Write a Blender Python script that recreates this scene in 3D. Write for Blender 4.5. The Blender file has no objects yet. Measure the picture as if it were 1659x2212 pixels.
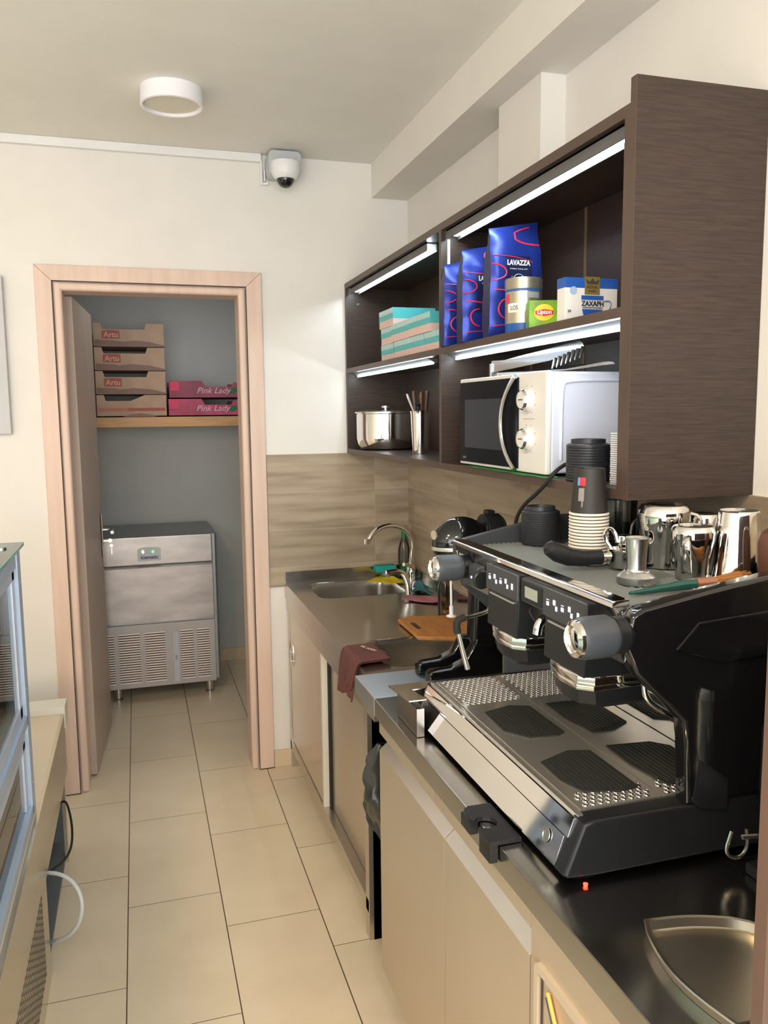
import bpy, bmesh, math, random
from mathutils import Vector, Matrix
random.seed(7)
sc = bpy.context.scene
COL = sc.collection
pi = math.pi

# ------------------------------------------------------------------ camera
CAM_H = 1.615
def setup_camera():
    f = 1762.72
    yaw, pitch, roll = 0.29267366, 0.11963139, 0.01062709
    cy_, sy = math.cos(yaw), math.sin(yaw)
    cp, sp = math.cos(pitch), math.sin(pitch)
    cr, sr = math.cos(roll), math.sin(roll)
    fwd = Vector((sy*cp, cy_*cp, -sp))
    right = Vector((cy_, -sy, 0))
    down = fwd.cross(right)
    r2 = cr*right + sr*down
    d2 = -sr*right + cr*down
    cam = bpy.data.cameras.new('camera')
    co = bpy.data.objects.new('camera', cam)
    COL.objects.link(co)
    cam.sensor_fit = 'HORIZONTAL'
    cam.sensor_width = 36.0
    cam.lens = f*36.0/1659.0
    cam.clip_start = 0.02
    up = -d2
    back = -fwd
    m = Matrix(((r2.x, up.x, back.x, 0), (r2.y, up.y, back.y, 0), (r2.z, up.z, back.z, CAM_H), (0, 0, 0, 1)))
    co.matrix_world = m
    sc.camera = co
setup_camera()

# ------------------------------------------------------------------ light
sc.view_settings.view_transform = 'Standard'
sc.view_settings.look = 'None'
sc.view_settings.gamma = 1.0
sc.view_settings.use_curve_mapping = False
sc.view_settings.exposure = 0.08
world = bpy.data.worlds.new('world')
sc.world = world
world.use_nodes = True
wn = world.node_tree.nodes
bg = wn['Background']
bg.inputs[0].default_value = (0.86, 0.93, 1.0, 1)
bg.inputs[1].default_value = 1.6

def area(name, loc, rot, sx, sy, power, col, shape='RECTANGLE'):
    l = bpy.data.lights.new(name, 'AREA')
    l.shape = shape
    l.size = sx
    if shape in ('RECTANGLE', 'ELLIPSE'):
        l.size_y = sy
    l.energy = power
    l.color = col
    o = bpy.data.objects.new(name, l)
    o.location = loc
    o.rotation_euler = rot
    COL.objects.link(o)
    return o
# daylight through the shop front behind the photographer
area('daylight', (-0.9, -2.45, 1.55), (pi/2, 0, 0), 3.6, 2.1, 118, (0.97, 0.98, 1.0))
# warm lamp read from the floor's glow; the lights after it are added fill
area('ceiling_light_warm', (-0.75, 0.3, 2.64), (0, 0, 0), 0.3, 0.3, 42, (1.0, 0.74, 0.46), 'DISK')
area('fill_light_front', (0.2, -1.2, 2.64), (0, 0, 0), 0.5, 0.5, 22, (1.0, 0.94, 0.88), 'DISK')  # added neutral fill under the unseen part of the ceiling
area('fill_light_left', (-1.9, -0.6, 2.64), (0, 0, 0), 0.5, 0.5, 24, (1.0, 0.95, 0.92), 'DISK')  # added fill, placed where the chrome does not mirror it
area('storage_fill', (0.2, 4.3, 2.6), (0, 0, 0), 0.3, 0.3, 3.0, (0.95, 0.98, 1.0), 'DISK')  # added weak fill, no lamp known in the storage room

# ------------------------------------------------------------------ materials
MATS = {}
def mat(name, col, rough=0.5, metal=0.0, spec=0.5, emit=None, estr=0.0, bump=0.0, bscale=40.0, bstretch=(1, 1, 1),
        var=0.0, vscale=6.0, vstretch=(1, 1, 1), coat=0.0, trans=0.0, ior=1.45, rvar=0.0):
    if name in MATS:
        return MATS[name]
    m = bpy.data.materials.new(name)
    m.use_nodes = True
    nt = m.node_tree
    b = nt.nodes['Principled BSDF']
    c4 = (col[0], col[1], col[2], 1)
    b.inputs['Base Color'].default_value = c4
    b.inputs['Roughness'].default_value = rough
    b.inputs['Metallic'].default_value = metal
    b.inputs['Specular IOR Level'].default_value = spec
    b.inputs['Coat Weight'].default_value = coat
    b.inputs['Transmission Weight'].default_value = trans
    b.inputs['IOR'].default_value = ior
    if emit:
        b.inputs['Emission Color'].default_value = (*emit, 1)
        b.inputs['Emission Strength'].default_value = estr
    tc = nt.nodes.new('ShaderNodeTexCoord')
    def noise(scale, stretch, detail=3):
        mp = nt.nodes.new('ShaderNodeMapping')
        mp.inputs['Scale'].default_value = stretch
        nt.links.new(tc.outputs['Object'], mp.inputs['Vector'])
        n = nt.nodes.new('ShaderNodeTexNoise')
        n.inputs['Scale'].default_value = scale
        n.inputs['Detail'].default_value = detail
        nt.links.new(mp.outputs['Vector'], n.inputs['Vector'])
        return n
    # a slight mottling everywhere, so that no surface is perfectly even
    n = noise(vscale, vstretch)
    mr = nt.nodes.new('ShaderNodeMapRange')
    v = max(var, 0.02)
    mr.inputs['From Min'].default_value = 0.3
    mr.inputs['From Max'].default_value = 0.7
    mr.inputs['To Min'].default_value = 1 - v
    mr.inputs['To Max'].default_value = 1 + v
    nt.links.new(n.outputs['Fac'], mr.inputs['Value'])
    mx = nt.nodes.new('ShaderNodeVectorMath')
    mx.operation = 'SCALE'
    mx.inputs[0].default_value = col
    nt.links.new(mr.outputs['Result'], mx.inputs['Scale'])
    nt.links.new(mx.outputs['Vector'], b.inputs['Base Color'])
    if rvar > 0:
        n3 = noise(vscale*1.7, vstretch)
        m3 = nt.nodes.new('ShaderNodeMapRange')
        m3.inputs['From Min'].default_value = 0.3
        m3.inputs['From Max'].default_value = 0.7
        m3.inputs['To Min'].default_value = max(rough-rvar, 0.02)
        m3.inputs['To Max'].default_value = rough+rvar
        nt.links.new(n3.outputs['Fac'], m3.inputs['Value'])
        nt.links.new(m3.outputs['Result'], b.inputs['Roughness'])
    if bump > 0:
        n2 = noise(bscale, bstretch)
        bp = nt.nodes.new('ShaderNodeBump')
        bp.inputs['Strength'].default_value = bump
        bp.inputs['Distance'].default_value = 0.002
        nt.links.new(n2.outputs['Fac'], bp.inputs['Height'])
        nt.links.new(bp.outputs['Normal'], b.inputs['Normal'])
    MATS[name] = m
    return m

def grid_mat(name, ax_u, ax_v, u0, du, v0, dv, shift, gw, base, grout, vary, rough, streak=None, rnd_shift=False, bump=0.3):
    """tiles of du x dv metres laid on the plane of two object axes; each column shifted"""
    m = bpy.data.materials.new(name)
    m.use_nodes = True
    nt = m.node_tree
    N = nt.nodes.new
    L = nt.links.new
    b = nt.nodes['Principled BSDF']
    geo = N('ShaderNodeNewGeometry')
    sp = N('ShaderNodeSeparateXYZ')
    L(geo.outputs['Position'], sp.inputs[0])
    def M(op, a, c=None):
        n = N('ShaderNodeMath')
        n.operation = op
        for i, x in enumerate((a, c)):
            if x is None:
                continue
            if isinstance(x, (int, float)):
                n.inputs[i].default_value = x
            else:
                L(x, n.inputs[i])
        return n.outputs[0]
    U = M('DIVIDE', M('SUBTRACT', sp.outputs[ax_u], u0), du)
    cu = M('FLOOR', U)
    fu = M('FRACT', U)
    if rnd_shift:
        wn_ = N('ShaderNodeTexWhiteNoise')
        wn_.noise_dimensions = '1D'
        L(cu, wn_.inputs['W'])
        sh = wn_.outputs['Value']
    else:
        sh = M('MULTIPLY', cu, shift)
    V = M('ADD', M('DIVIDE', M('SUBTRACT', sp.outputs[ax_v], v0), dv), sh)
    cv = M('FLOOR', V)
    fv = M('FRACT', V)
    gu, gv = gw/du, gw/dv
    eu = M('MINIMUM', fu, M('SUBTRACT', 1.0, fu))
    ev = M('MINIMUM', fv, M('SUBTRACT', 1.0, fv))
    isg = M('MAXIMUM', M('LESS_THAN', eu, gu), M('LESS_THAN', ev, gv*0.7))
    cmb = N('ShaderNodeCombineXYZ')
    L(cu, cmb.inputs[0])
    L(cv, cmb.inputs[1])
    w2 = N('ShaderNodeTexWhiteNoise')
    w2.noise_dimensions = '2D'
    L(cmb.outputs[0], w2.inputs['Vector'])
    mr = N('ShaderNodeMapRange')
    mr.inputs['To Min'].default_value = 1-vary
    mr.inputs['To Max'].default_value = 1+vary
    L(w2.outputs['Value'], mr.inputs['Value'])
    nz = N('ShaderNodeTexNoise')
    nz.inputs['Scale'].default_value = 5
    nz.inputs['Detail'].default_value = 6
    mp = N('ShaderNodeMapping')
    if streak:
        mp.inputs['Scale'].default_value = streak
    L(geo.outputs['Position'], mp.inputs['Vector'])
    add = N('ShaderNodeVectorMath')
    add.operation = 'ADD'
    sc3 = N('ShaderNodeVectorMath')
    sc3.operation = 'SCALE'
    L(w2.outputs['Color'], sc3.inputs[0])
    sc3.inputs['Scale'].default_value = 30 if streak else 0
    L(mp.outputs[0], add.inputs[0])
    L(sc3.outputs[0], add.inputs[1])
    L(add.outputs[0], nz.inputs['Vector'])
    cr = N('ShaderNodeValToRGB')
    cr.color_ramp.elements[0].position = 0.3
    cr.color_ramp.elements[1].position = 0.72
    cr.color_ramp.elements[0].color = (*base[0], 1)
    cr.color_ramp.elements[1].color = (*base[-1], 1)
    if len(base) > 2:
        e = cr.color_ramp.elements.new(0.5)
        e.color = (*base[1], 1)
    L(nz.outputs['Fac'], cr.inputs[0])
    s4 = N('ShaderNodeVectorMath')
    s4.operation = 'SCALE'
    L(cr.outputs[0], s4.inputs[0])
    L(mr.outputs[0], s4.inputs['Scale'])
    mix = N('ShaderNodeMix')
    mix.data_type = 'RGBA'
    L(isg, mix.inputs[0])
    L(s4.outputs[0], mix.inputs[6])
    mix.inputs[7].default_value = (*grout, 1)
    L(mix.outputs[2], b.inputs['Base Color'])
    b.inputs['Roughness'].default_value = rough
    bp = N('ShaderNodeBump')
    bp.inputs['Strength'].default_value = bump
    bp.inputs['Distance'].default_value = 0.002
    bp.invert = True
    L(isg, bp.inputs['Height'])
    L(bp.outputs['Normal'], b.inputs['Normal'])
    return m

M_paint = mat('wall_paint', (0.80, 0.77, 0.72), 0.6, bump=0.03, bscale=120, spec=0.3)
M_ceil = mat('ceiling_paint', (0.80, 0.79, 0.74), 0.8, spec=0.2)
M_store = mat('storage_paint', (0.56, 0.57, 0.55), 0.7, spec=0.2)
M_floor = grid_mat('floor_tiles', 0, 1, -0.095, 0.3015, 3.262, 0.595, 0.333, 0.0017,
                   [(0.72, 0.61, 0.44), (0.79, 0.68, 0.51)], (0.07, 0.04, 0.025), 0.025, 0.34)
PL = [(0.29, 0.225, 0.16), (0.44, 0.35, 0.245), (0.53, 0.44, 0.32)]
M_tile_back = grid_mat('wood_look_tiles_back', 2, 0, 1.441-1.7, 0.170, 0.142, 0.9, 0.0, 0.0008, PL, (0.55, 0.47, 0.36), 0.20, 0.4,
                       streak=(0.45, 0.45, 5.0), bump=0.15)
M_tile_right = grid_mat('wood_look_tiles_right', 2, 1, 1.441-1.7, 0.170, 0.2, 0.62, 0.0, 0.0008, PL, (0.55, 0.47, 0.36), 0.24, 0.4,
                        streak=(0.45, 0.45, 5.0), rnd_shift=True, bump=0.15)
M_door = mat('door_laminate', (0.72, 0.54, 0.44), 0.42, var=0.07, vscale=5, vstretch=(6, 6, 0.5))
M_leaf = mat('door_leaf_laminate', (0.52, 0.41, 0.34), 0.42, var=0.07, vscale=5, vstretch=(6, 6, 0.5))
M_joint = mat('dark_joint', (0.06, 0.04, 0.03), 0.8)
M_wenge = mat('wenge_laminate', (0.043, 0.027, 0.020), 0.42, var=0.28, vscale=30, vstretch=(0.5, 0.5, 9), bump=0.12, bscale=60, bstretch=(1, 1, 14))
M_wenge_edge = mat('wenge_edge', (0.085, 0.056, 0.042), 0.4, var=0.08)
M_skirt = mat('skirting_tile', (0.68, 0.55, 0.38), 0.4, var=0.03)
M_steel = mat('brushed_steel', (0.62, 0.60, 0.56), 0.24, 1.0, vscale=3, var=0.03)
M_steeltop = mat('worktop_steel', (0.55, 0.53, 0.49), 0.19, 1.0, vscale=2, var=0.05)
M_steelfront = mat('front_steel', (0.62, 0.59, 0.53), 0.33, 1.0, vscale=2.5, var=0.04)
M_beigefront = mat('beige_steel_door', (0.60, 0.50, 0.38), 0.34, 0.6, var=0.04, vscale=2)
M_ice = mat('icemaker_steel', (0.37, 0.345, 0.33), 0.32, 0.9, var=0.22, vscale=3.5, vstretch=(1, 1, 3))
M_chrome = mat('chrome', (0.82, 0.81, 0.79), 0.06, 1.0)
M_satin = mat('satin_metal', (0.62, 0.62, 0.61), 0.25, 1.0)
M_blackpl = mat('black_plastic', (0.011, 0.012, 0.014), 0.36, spec=0.4)
M_blackgl = mat('black_gloss', (0.006, 0.006, 0.007), 0.10, coat=0.5)
M_darkgrey = mat('dark_grey_plastic', (0.045, 0.05, 0.055), 0.42)
M_knob = mat('slate_plastic', (0.055, 0.062, 0.072), 0.36)
M_rubber = mat('rubber', (0.018, 0.018, 0.017), 0.75)
M_mat = mat('grey_rubber_mat', (0.16, 0.175, 0.17), 0.45)
M_white = mat('white_plastic', (0.82, 0.82, 0.82), 0.35)
M_mwwhite = mat('led_blue_enamel', (0.72, 0.76, 0.90), 0.3, coat=0.2)  # blue tint carries the cool LED light falling on the microwave
M_cream = mat('cream_laminate', (0.80, 0.70, 0.54), 0.35)
M_lilac = mat('grey_plastic', (0.55, 0.58, 0.62), 0.45)
M_led = mat('led_light', (1, 1, 1), 0.5, emit=(0.80, 0.94, 1.0), estr=42)
M_alu = mat('aluminium', (0.66, 0.67, 0.68), 0.35, 0.9)
M_bluealu = mat('blue_grey_aluminium', (0.50, 0.62, 0.80), 0.42, 0.35)
M_green = mat('glass_edge_green', (0.02, 0.30, 0.24), 0.15, emit=None)
M_ledwhite = mat('icon_light', (0.9, 0.9, 1), 0.5, emit=(0.42, 0.48, 1.0), estr=0.7)
M_greenled = mat('green_lamp', (0.2, 0.9, 0.3), 0.5, emit=(0.15, 1.0, 0.25), estr=1.6)
M_redglow = mat('red_glow', (0.9, 0.1, 0.05), 0.5, emit=(1.0, 0.06, 0.03), estr=3.0)  # glow for the red light streak on the counter
M_lcd = mat('display_glass', (0.33, 0.36, 0.31), 0.25)
M_orange = mat('orange_plastic', (0.85, 0.22, 0.03), 0.35)
M_glassblk = mat('oven_door_glass', (0.012, 0.014, 0.018), 0.2, spec=0.12)
M_glass = None
def glass(name, tint, rough=0.02):
    m = bpy.data.materials.new(name)
    m.use_nodes = True
    nt = m.node_tree
    for n in list(nt.nodes):
        nt.nodes.remove(n)
    out = nt.nodes.new('ShaderNodeOutputMaterial')
    mx = nt.nodes.new('ShaderNodeMixShader')
    t = nt.nodes.new('ShaderNodeBsdfTransparent')
    g = nt.nodes.new('ShaderNodeBsdfGlossy')
    fr = nt.nodes.new('ShaderNodeFresnel')
    fr.inputs['IOR'].default_value = 1.5
    t.inputs['Color'].default_value = (*tint, 1)
    g.inputs['Roughness'].default_value = rough
    g.inputs['Color'].default_value = (1, 1, 1, 1)
    nt.links.new(fr.outputs[0], mx.inputs[0])
    nt.links.new(t.outputs[0], mx.inputs[1])
    nt.links.new(g.outputs[0], mx.inputs[2])
    nt.links.new(mx.outputs[0], out.inputs[0])
    return m
M_glass = glass('clear_glass', (0.86, 0.94, 0.92))
M_jug = glass('clear_plastic_jug', (0.72, 0.74, 0.74), 0.1)

# ------------------------------------------------------------------ mesh builder
class MB:
    def __init__(s):
        s.bm = bmesh.new()
    def _fin(s, faces, mi, smooth=False):
        for f in faces:
            f.material_index = mi
            f.smooth = smooth
    def box(s, x0, x1, y0, y1, z0, z1, mi=0, bev=0.0, seg=2):
        vs = [s.bm.verts.new(p) for p in ((x0, y0, z0), (x1, y0, z0), (x1, y1, z0), (x0, y1, z0), (x0, y0, z1), (x1, y0, z1), (x1, y1, z1), (x0, y1, z1))]
        fs = [s.bm.faces.new([vs[i] for i in q]) for q in ((3, 2, 1, 0), (4, 5, 6, 7), (0, 1, 5, 4), (1, 2, 6, 5), (2, 3, 7, 6), (3, 0, 4, 7))]
        s._fin(fs, mi)
        if bev > 0:
            es = list({e for f in fs for e in f.edges})
            r = bmesh.ops.bevel(s.bm, geom=es, offset=bev, segments=seg, affect='EDGES', profile=0.5)
            s._fin(r['faces'], mi)
        return s
    def prism(s, poly, axis, a, b, mi=0, bev=0.0, seg=2):
        """poly in the two other axes (order xyz without axis), extruded from a to b"""
        def P(p, t):
            if axis == 'x':
                return (t, p[0], p[1])
            if axis == 'y':
                return (p[0], t, p[1])
            return (p[0], p[1], t)
        A = [s.bm.verts.new(P(p, a)) for p in poly]
        B = [s.bm.verts.new(P(p, b)) for p in poly]
        n = len(poly)
        fs = [s.bm.faces.new(A[::-1]), s.bm.faces.new(B)]
        for i in range(n):
            j = (i+1) % n
            fs.append(s.bm.faces.new((A[i], A[j], B[j], B[i])))
        bmesh.ops.recalc_face_normals(s.bm, faces=fs)
        s._fin(fs, mi)
        if bev > 0:
            es = list({e for f in fs[:2] for e in f.edges})
            r = bmesh.ops.bevel(s.bm, geom=es, offset=bev, segments=seg, affect='EDGES', profile=0.5)
            s._fin(r['faces'], mi)
        return s
    def lathe(s, prof, c, seg=32, axis='z', mi=0, mis=None, cap=True):
        """prof: list of (radius, height) along the axis from c"""
        rings = []
        for r, h in prof:
            ring = []
            if r < 1e-6:
                ring = [s.bm.verts.new(s._ax(c, 0, 0, h, axis))]
            else:
                for k in range(seg):
                    a = 2*pi*k/seg
                    ring.append(s.bm.verts.new(s._ax(c, r*math.cos(a), r*math.sin(a), h, axis)))
            rings.append(ring)
        fs = []
        for i in range(len(rings)-1):
            A, B = rings[i], rings[i+1]
            m_ = mis[i] if mis else mi
            for k in range(seg):
                k2 = (k+1) % seg
                if len(A) == 1 and len(B) == 1:
                    continue
                if len(A) == 1:
                    f = s.bm.faces.new((A[0], B[k], B[k2]))
                elif len(B) == 1:
                    f = s.bm.faces.new((A[k], B[0], A[k2]))
                else:
                    f = s.bm.faces.new((A[k], B[k], B[k2], A[k2]))
                f.material_index = m_
                f.smooth = True
                fs.append(f)
        if cap:
            for R, m_ in ((rings[0], mis[0] if mis else mi), (rings[-1], mis[-1] if mis else mi)):
                if len(R) > 1:
                    f = s.bm.faces.new(R)
                    f.material_index = m_
                    fs.append(f)
        bmesh.ops.recalc_face_normals(s.bm, faces=fs)
        return s
    def _ax(s, c, a, b, h, axis):
        if axis == 'z':
            return (c[0]+a, c[1]+b, c[2]+h)
        if axis == 'x':
            return (c[0]+h, c[1]+a, c[2]+b)
        if axis == 'y':
            return (c[0]+a, c[1]+h, c[2]+b)
        # axis is a direction vector
        d = Vector(axis).normalized()
        u = d.orthogonal().normalized()
        v = d.cross(u)
        return Vector(c)+u*a+v*b+d*h
    def cyl(s, c, r, h, axis='z', seg=24, r2=None, mi=0):
        return s.lathe([(r, 0), (r if r2 is None else r2, h)], c, seg, axis, mi)
    def tube(s, pts, r, seg=10, mi=0, smooth=0, caps=True, flat=1.0):
        P = [Vector(p) for p in pts]
        for _ in range(smooth):
            Q = [P[0]]
            for i in range(len(P)-1):
                Q.append(P[i]*0.75+P[i+1]*0.25)
                Q.append(P[i]*0.25+P[i+1]*0.75)
            Q.append(P[-1])
            P = Q
        n = len(P)
        R = r if isinstance(r, (list, tuple)) else [r]*n
        if len(R) != n:
            R = [R[0]+(R[-1]-R[0])*i/(n-1) if len(R) == 2 else R[min(int(i*len(R)/n), len(R)-1)] for i in range(n)]
        t0 = (P[1]-P[0]).normalized()
        u = t0.orthogonal().normalized()
        rings = []
        for i in range(n):
            if i == 0:
                t = t0
            elif i == n-1:
                t = (P[-1]-P[-2]).normalized()
            else:
                t = ((P[i+1]-P[i]).normalized()+(P[i]-P[i-1]).normalized()).normalized()
            u = (u-t*u.dot(t)).normalized()
            v = t.cross(u)
            rings.append([s.bm.verts.new(P[i]+u*R[i]*math.cos(2*pi*k/seg)+v*R[i]*flat*math.sin(2*pi*k/seg)) for k in range(seg)])
        fs = []
        for i in range(n-1):
            for k in range(seg):
                k2 = (k+1) % seg
                f = s.bm.faces.new((rings[i][k], rings[i][k2], rings[i+1][k2], rings[i+1][k]))
                fs.append(f)
        s._fin(fs, mi, True)
        if caps:
            f1 = s.bm.faces.new(rings[0][::-1])
            f2 = s.bm.faces.new(rings[-1])
            s._fin([f1, f2], mi)
        return s
    def ball(s, c, r, mi=0, seg=24, rings=14):
        if not isinstance(r, (list, tuple)):
            r = (r, r, r)
        res = bmesh.ops.create_uvsphere(s.bm, u_segments=seg, v_segments=rings, radius=1.0, matrix=Matrix.Translation(c) @ Matrix.Diagonal((*r, 1)))
        fs = {f for v in res['verts'] for f in v.link_faces}
        s._fin(fs, mi, True)
        return s
    def sheet(s, fn, nu, nv, mi=0):
        g = [[s.bm.verts.new(fn(i/nu, j/nv)) for j in range(nv+1)] for i in range(nu+1)]
        for i in range(nu):
            for j in range(nv):
                f = s.bm.faces.new((g[i][j], g[i+1][j], g[i+1][j+1], g[i][j+1]))
                f.material_index = mi
                f.smooth = True
        return s

def rrect(x0, x1, y0, y1, r, n=6):
    pts = []
    for cx, cy, a0 in ((x1-r, y1-r, 0), (x0+r, y1-r, pi/2), (x0+r, y0+r, pi), (x1-r, y0+r, 3*pi/2)):
        for k in range(n+1):
            a = a0+pi/2*k/n
            pts.append((cx+r*math.cos(a), cy+r*math.sin(a)))
    return pts

WL = {}
def world_loc(o):
    return WL.get(o.name, Vector((0, 0, 0)))

def finish(mb, me):
    bmesh.ops.remove_doubles(mb.bm, verts=mb.bm.verts, dist=1e-6)
    mb.bm.to_mesh(me)
    mb.bm.free()

def obj(name, mb, mats, parent=None, angle=35, origin=None):
    """one mesh object; vertices are given in scene coordinates"""
    me = bpy.data.meshes.new(name)
    bm = mb.bm
    if parent is not None:
        org = world_loc(parent)
    elif origin is not None:
        org = Vector(origin)
    else:
        xs = [v.co for v in bm.verts]
        org = Vector(((min(v.x for v in xs)+max(v.x for v in xs))/2, (min(v.y for v in xs)+max(v.y for v in xs))/2, min(v.z for v in xs)))
    for v in bm.verts:
        v.co -= org
    bm.to_mesh(me)
    bm.free()
    if not isinstance(mats, (list, tuple)):
        mats = [mats]
    for m in mats:
        me.materials.append(m)
    for p in me.polygons:
        p.use_smooth = True
    me.set_sharp_from_angle(angle=math.radians(angle))
    o = bpy.data.objects.new(name, me)
    COL.objects.link(o)
    wnm = o.modifiers.new('weighted', 'WEIGHTED_NORMAL')
    wnm.keep_sharp = True
    wnm.weight = 80
    if parent is not None:
        o.parent = parent
        WL[o.name] = org
    else:
        o.location = org
        WL[o.name] = org
    return o

def tag(o, label, cat, group=None):
    o['label'] = label
    o['category'] = cat
    if group:
        o['group'] = group
    return o

def thing(name, label, cat, loc, group=None):
    o = bpy.data.objects.new(name, None)
    o.empty_display_size = 0.05
    o.location = loc
    COL.objects.link(o)
    WL[o.name] = Vector(loc)
    return tag(o, label, cat, group)

def struct(name, mb, mats):
    o = obj(name, mb, mats, origin=(0, 0, 0))
    o['kind'] = 'structure'
    return o

def dup(root, loc, rz=None, label=None, group=None):
    c = root.copy()
    COL.objects.link(c)
    c.location = loc
    if rz is not None:
        c.rotation_euler = (0, 0, rz)
    if label:
        c['label'] = label
    if group:
        c['group'] = group
    for ch in list(root.children):
        d = ch.copy()
        COL.objects.link(d)
        d.parent = c
        for g in list(ch.children):
            e = g.copy()
            COL.objects.link(e)
            e.parent = d
    WL[c.name] = Vector(loc)
    return c

def text_mesh(txt, size, depth=0.0004, bold=0.0, shear=0.0, width=None, spacing=1.0):
    cu = bpy.data.curves.new('lettering', 'FONT')
    cu.body = txt
    cu.size = size
    cu.extrude = depth
    cu.offset = bold
    cu.shear = shear
    cu.space_character = spacing
    cu.align_x = 'CENTER'
    cu.align_y = 'CENTER'
    cu.resolution_u = 3
    o = bpy.data.objects.new('lettering', cu)
    COL.objects.link(o)
    dg = bpy.context.evaluated_depsgraph_get()
    dg.update()
    me = bpy.data.meshes.new_from_object(o.evaluated_get(dg))
    bpy.data.objects.remove(o)
    bpy.data.curves.remove(cu)
    return me

def text(name, txt, size, at, right, up, m, parent, width=None, bold=0.0, shear=0.0, depth=0.0004, spacing=1.0, height=None):
    me = text_mesh(txt, size, depth, bold, shear, spacing=spacing)
    r = Vector(right).normalized()
    u = Vector(up).normalized()
    n = r.cross(u)
    R = Matrix((r, u, n)).transposed()
    xs = [v.co.x for v in me.vertices]
    ys = [v.co.y for v in me.vertices]
    sx = width/(max(xs)-min(xs)) if width else 1.0
    syy = height/(max(ys)-min(ys)) if height else (sx if width and not height else 1.0)
    mx, my = (max(xs)+min(xs))/2, (max(ys)+min(ys))/2
    org = world_loc(parent)
    for v in me.vertices:
        v.co = R @ Vector(((v.co.x-mx)*sx, (v.co.y-my)*syy, v.co.z)) + Vector(at) - org
    me.materials.clear()
    me.materials.append(m)
    o = bpy.data.objects.new(name, me)
    COL.objects.link(o)
    o.parent = parent
    WL[o.name] = org
    return o

# ------------------------------------------------------------------ room
XR = 1.213
YB = 3.61
ZC = 2.71
struct('floor', MB().box(-3.2, 1.33, -2.7, 5.5, -0.05, 0.0), M_floor)
struct('ceiling', MB().box(-3.2, 1.33, -2.7, 5.5, ZC, ZC+0.05), M_ceil)
# back wall with the doorway
DX0, DX1, DZ = -0.262, 0.443, 2.125
wb = MB()
wb.box(-3.2, DX0, YB, 3.73, 0, ZC)
wb.box(DX1, 1.33, YB, 3.73, 0, ZC)
wb.box(DX0, DX1, YB, 3.73, DZ, ZC)
struct('wall_back', wb, M_paint)
struct('wall_right', MB().box(XR, 1.33, -2.7, YB, 0, ZC), M_paint)
struct('wall_left', MB().box(-3.2, -3.1, -2.7, YB, 0, ZC), M_paint)
# shop front behind the photographer, a wide opening with a window
wf = MB()
wf.box(-3.1, -2.75, -2.7, -2.6, 0, ZC).box(0.95, XR, -2.7, -2.6, 0, ZC).box(-2.75, 0.95, -2.7, -2.6, 2.6, ZC).box(-2.75, 0.95, -2.7, -2.6, 0, 0.45)
struct('wall_front', wf, M_paint)
wfr = MB()
for x in (-2.75, -1.55, -0.3, 0.9):
    wfr.box(x, x+0.05, -2.68, -2.62, 0.45, 2.6)
wfr.box(-2.75, 0.95, -2.68, -2.62, 0.45, 0.5).box(-2.75, 0.95, -2.68, -2.62, 2.55, 2.6)
w1 = struct('window_1', wfr, M_alu)
# storage room behind the doorway
struct('wall_storage_back', MB().box(-1.0, 1.1, 5.37, 5.47, 0, ZC), M_store)
struct('wall_storage_left', MB().box(-1.1, -1.0, 3.73, 5.37, 0, ZC), M_store)
struct('wall_storage_right', MB().box(0.75, 0.85, 3.73, 5.37, 0, ZC), M_store)
struct('baseboard_storage', MB().box(-1.0, 0.75, 5.355, 5.37, 0, 0.08), M_skirt)
struct('baseboard_back', MB().box(0.545, 0.70, 3.598, 3.61, 0, 0.078, bev=0.002), M_skirt)
# beam under the ceiling along the right wall and the boxed pilaster
struct('trim_1', MB().box(1.045, XR, -2.6, YB, 2.565, ZC), M_paint)
struct('trim_2', MB().box(1.135, XR, 2.19, 2.47, 2.192, 2.565), M_paint)
# wood-look tile backsplash
struct('trim_3', MB().box(0.547, XR, 3.602, YB, 0.845, 1.441), M_tile_back)
struct('trim_4', MB().box(XR-0.008, XR, 0.4, 3.602, 0.80, 1.441), M_tile_right)
# cable trunking on the back wall
struct('trim_5', MB().box(-3.1, 0.556, 3.585, 3.61, 2.676, ZC, bev=0.003), M_white)

# door frame: casing with mitred corners, rounded inner lining
CX0, CX1, CZ = -0.362, 0.543, 2.222
c = MB()
def casing_poly(mb, pts, y0, y1, bev):
    mb.prism(pts, 'y', y0, y1, 0, bev)
ix0, ix1, iz = -0.298, 0.477, 2.16
casing_poly(c, [(CX0, 0.0), (ix0, 0.0), (ix0, iz), (CX0, CZ)], 3.592, 3.61, 0.003)
casing_poly(c, [(ix1, 0.0), (CX1, 0.0), (CX1, CZ), (ix1, iz)], 3.592, 3.61, 0.003)
casing_poly(c, [(CX0, CZ), (ix0, iz), (ix1, iz), (CX1, CZ)], 3.592, 3.61, 0.003)
df = struct('door_1', c, M_door)
l = MB()
l.box(ix0+0.002, DX0+0.001, 3.598, 3.735, 0, iz, bev=0.012, seg=4)
l.box(DX1-0.001, ix1-0.002, 3.598, 3.735, 0, iz, bev=0.012, seg=4)
l.box(ix0+0.02, ix1-0.02, 3.598, 3.735, DZ-0.002, iz-0.002, bev=0.012, seg=4)
obj('door_lining', l, M_door, df)
j = MB()
j.box(ix0-0.001, ix0+0.002, 3.5925, 3.60, 0, iz).box(ix1-0.002, ix1+0.001, 3.5925, 3.60, 0, iz).box(ix0, ix1, 3.5925, 3.60, iz-0.002, iz+0.001)
j.box(CX0, ix0, 3.590, 3.60, 0, 0.004).box(ix1, CX1, 3.590, 3.60, 0, 0.004)
obj('door_joint', j, M_joint, df)

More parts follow.
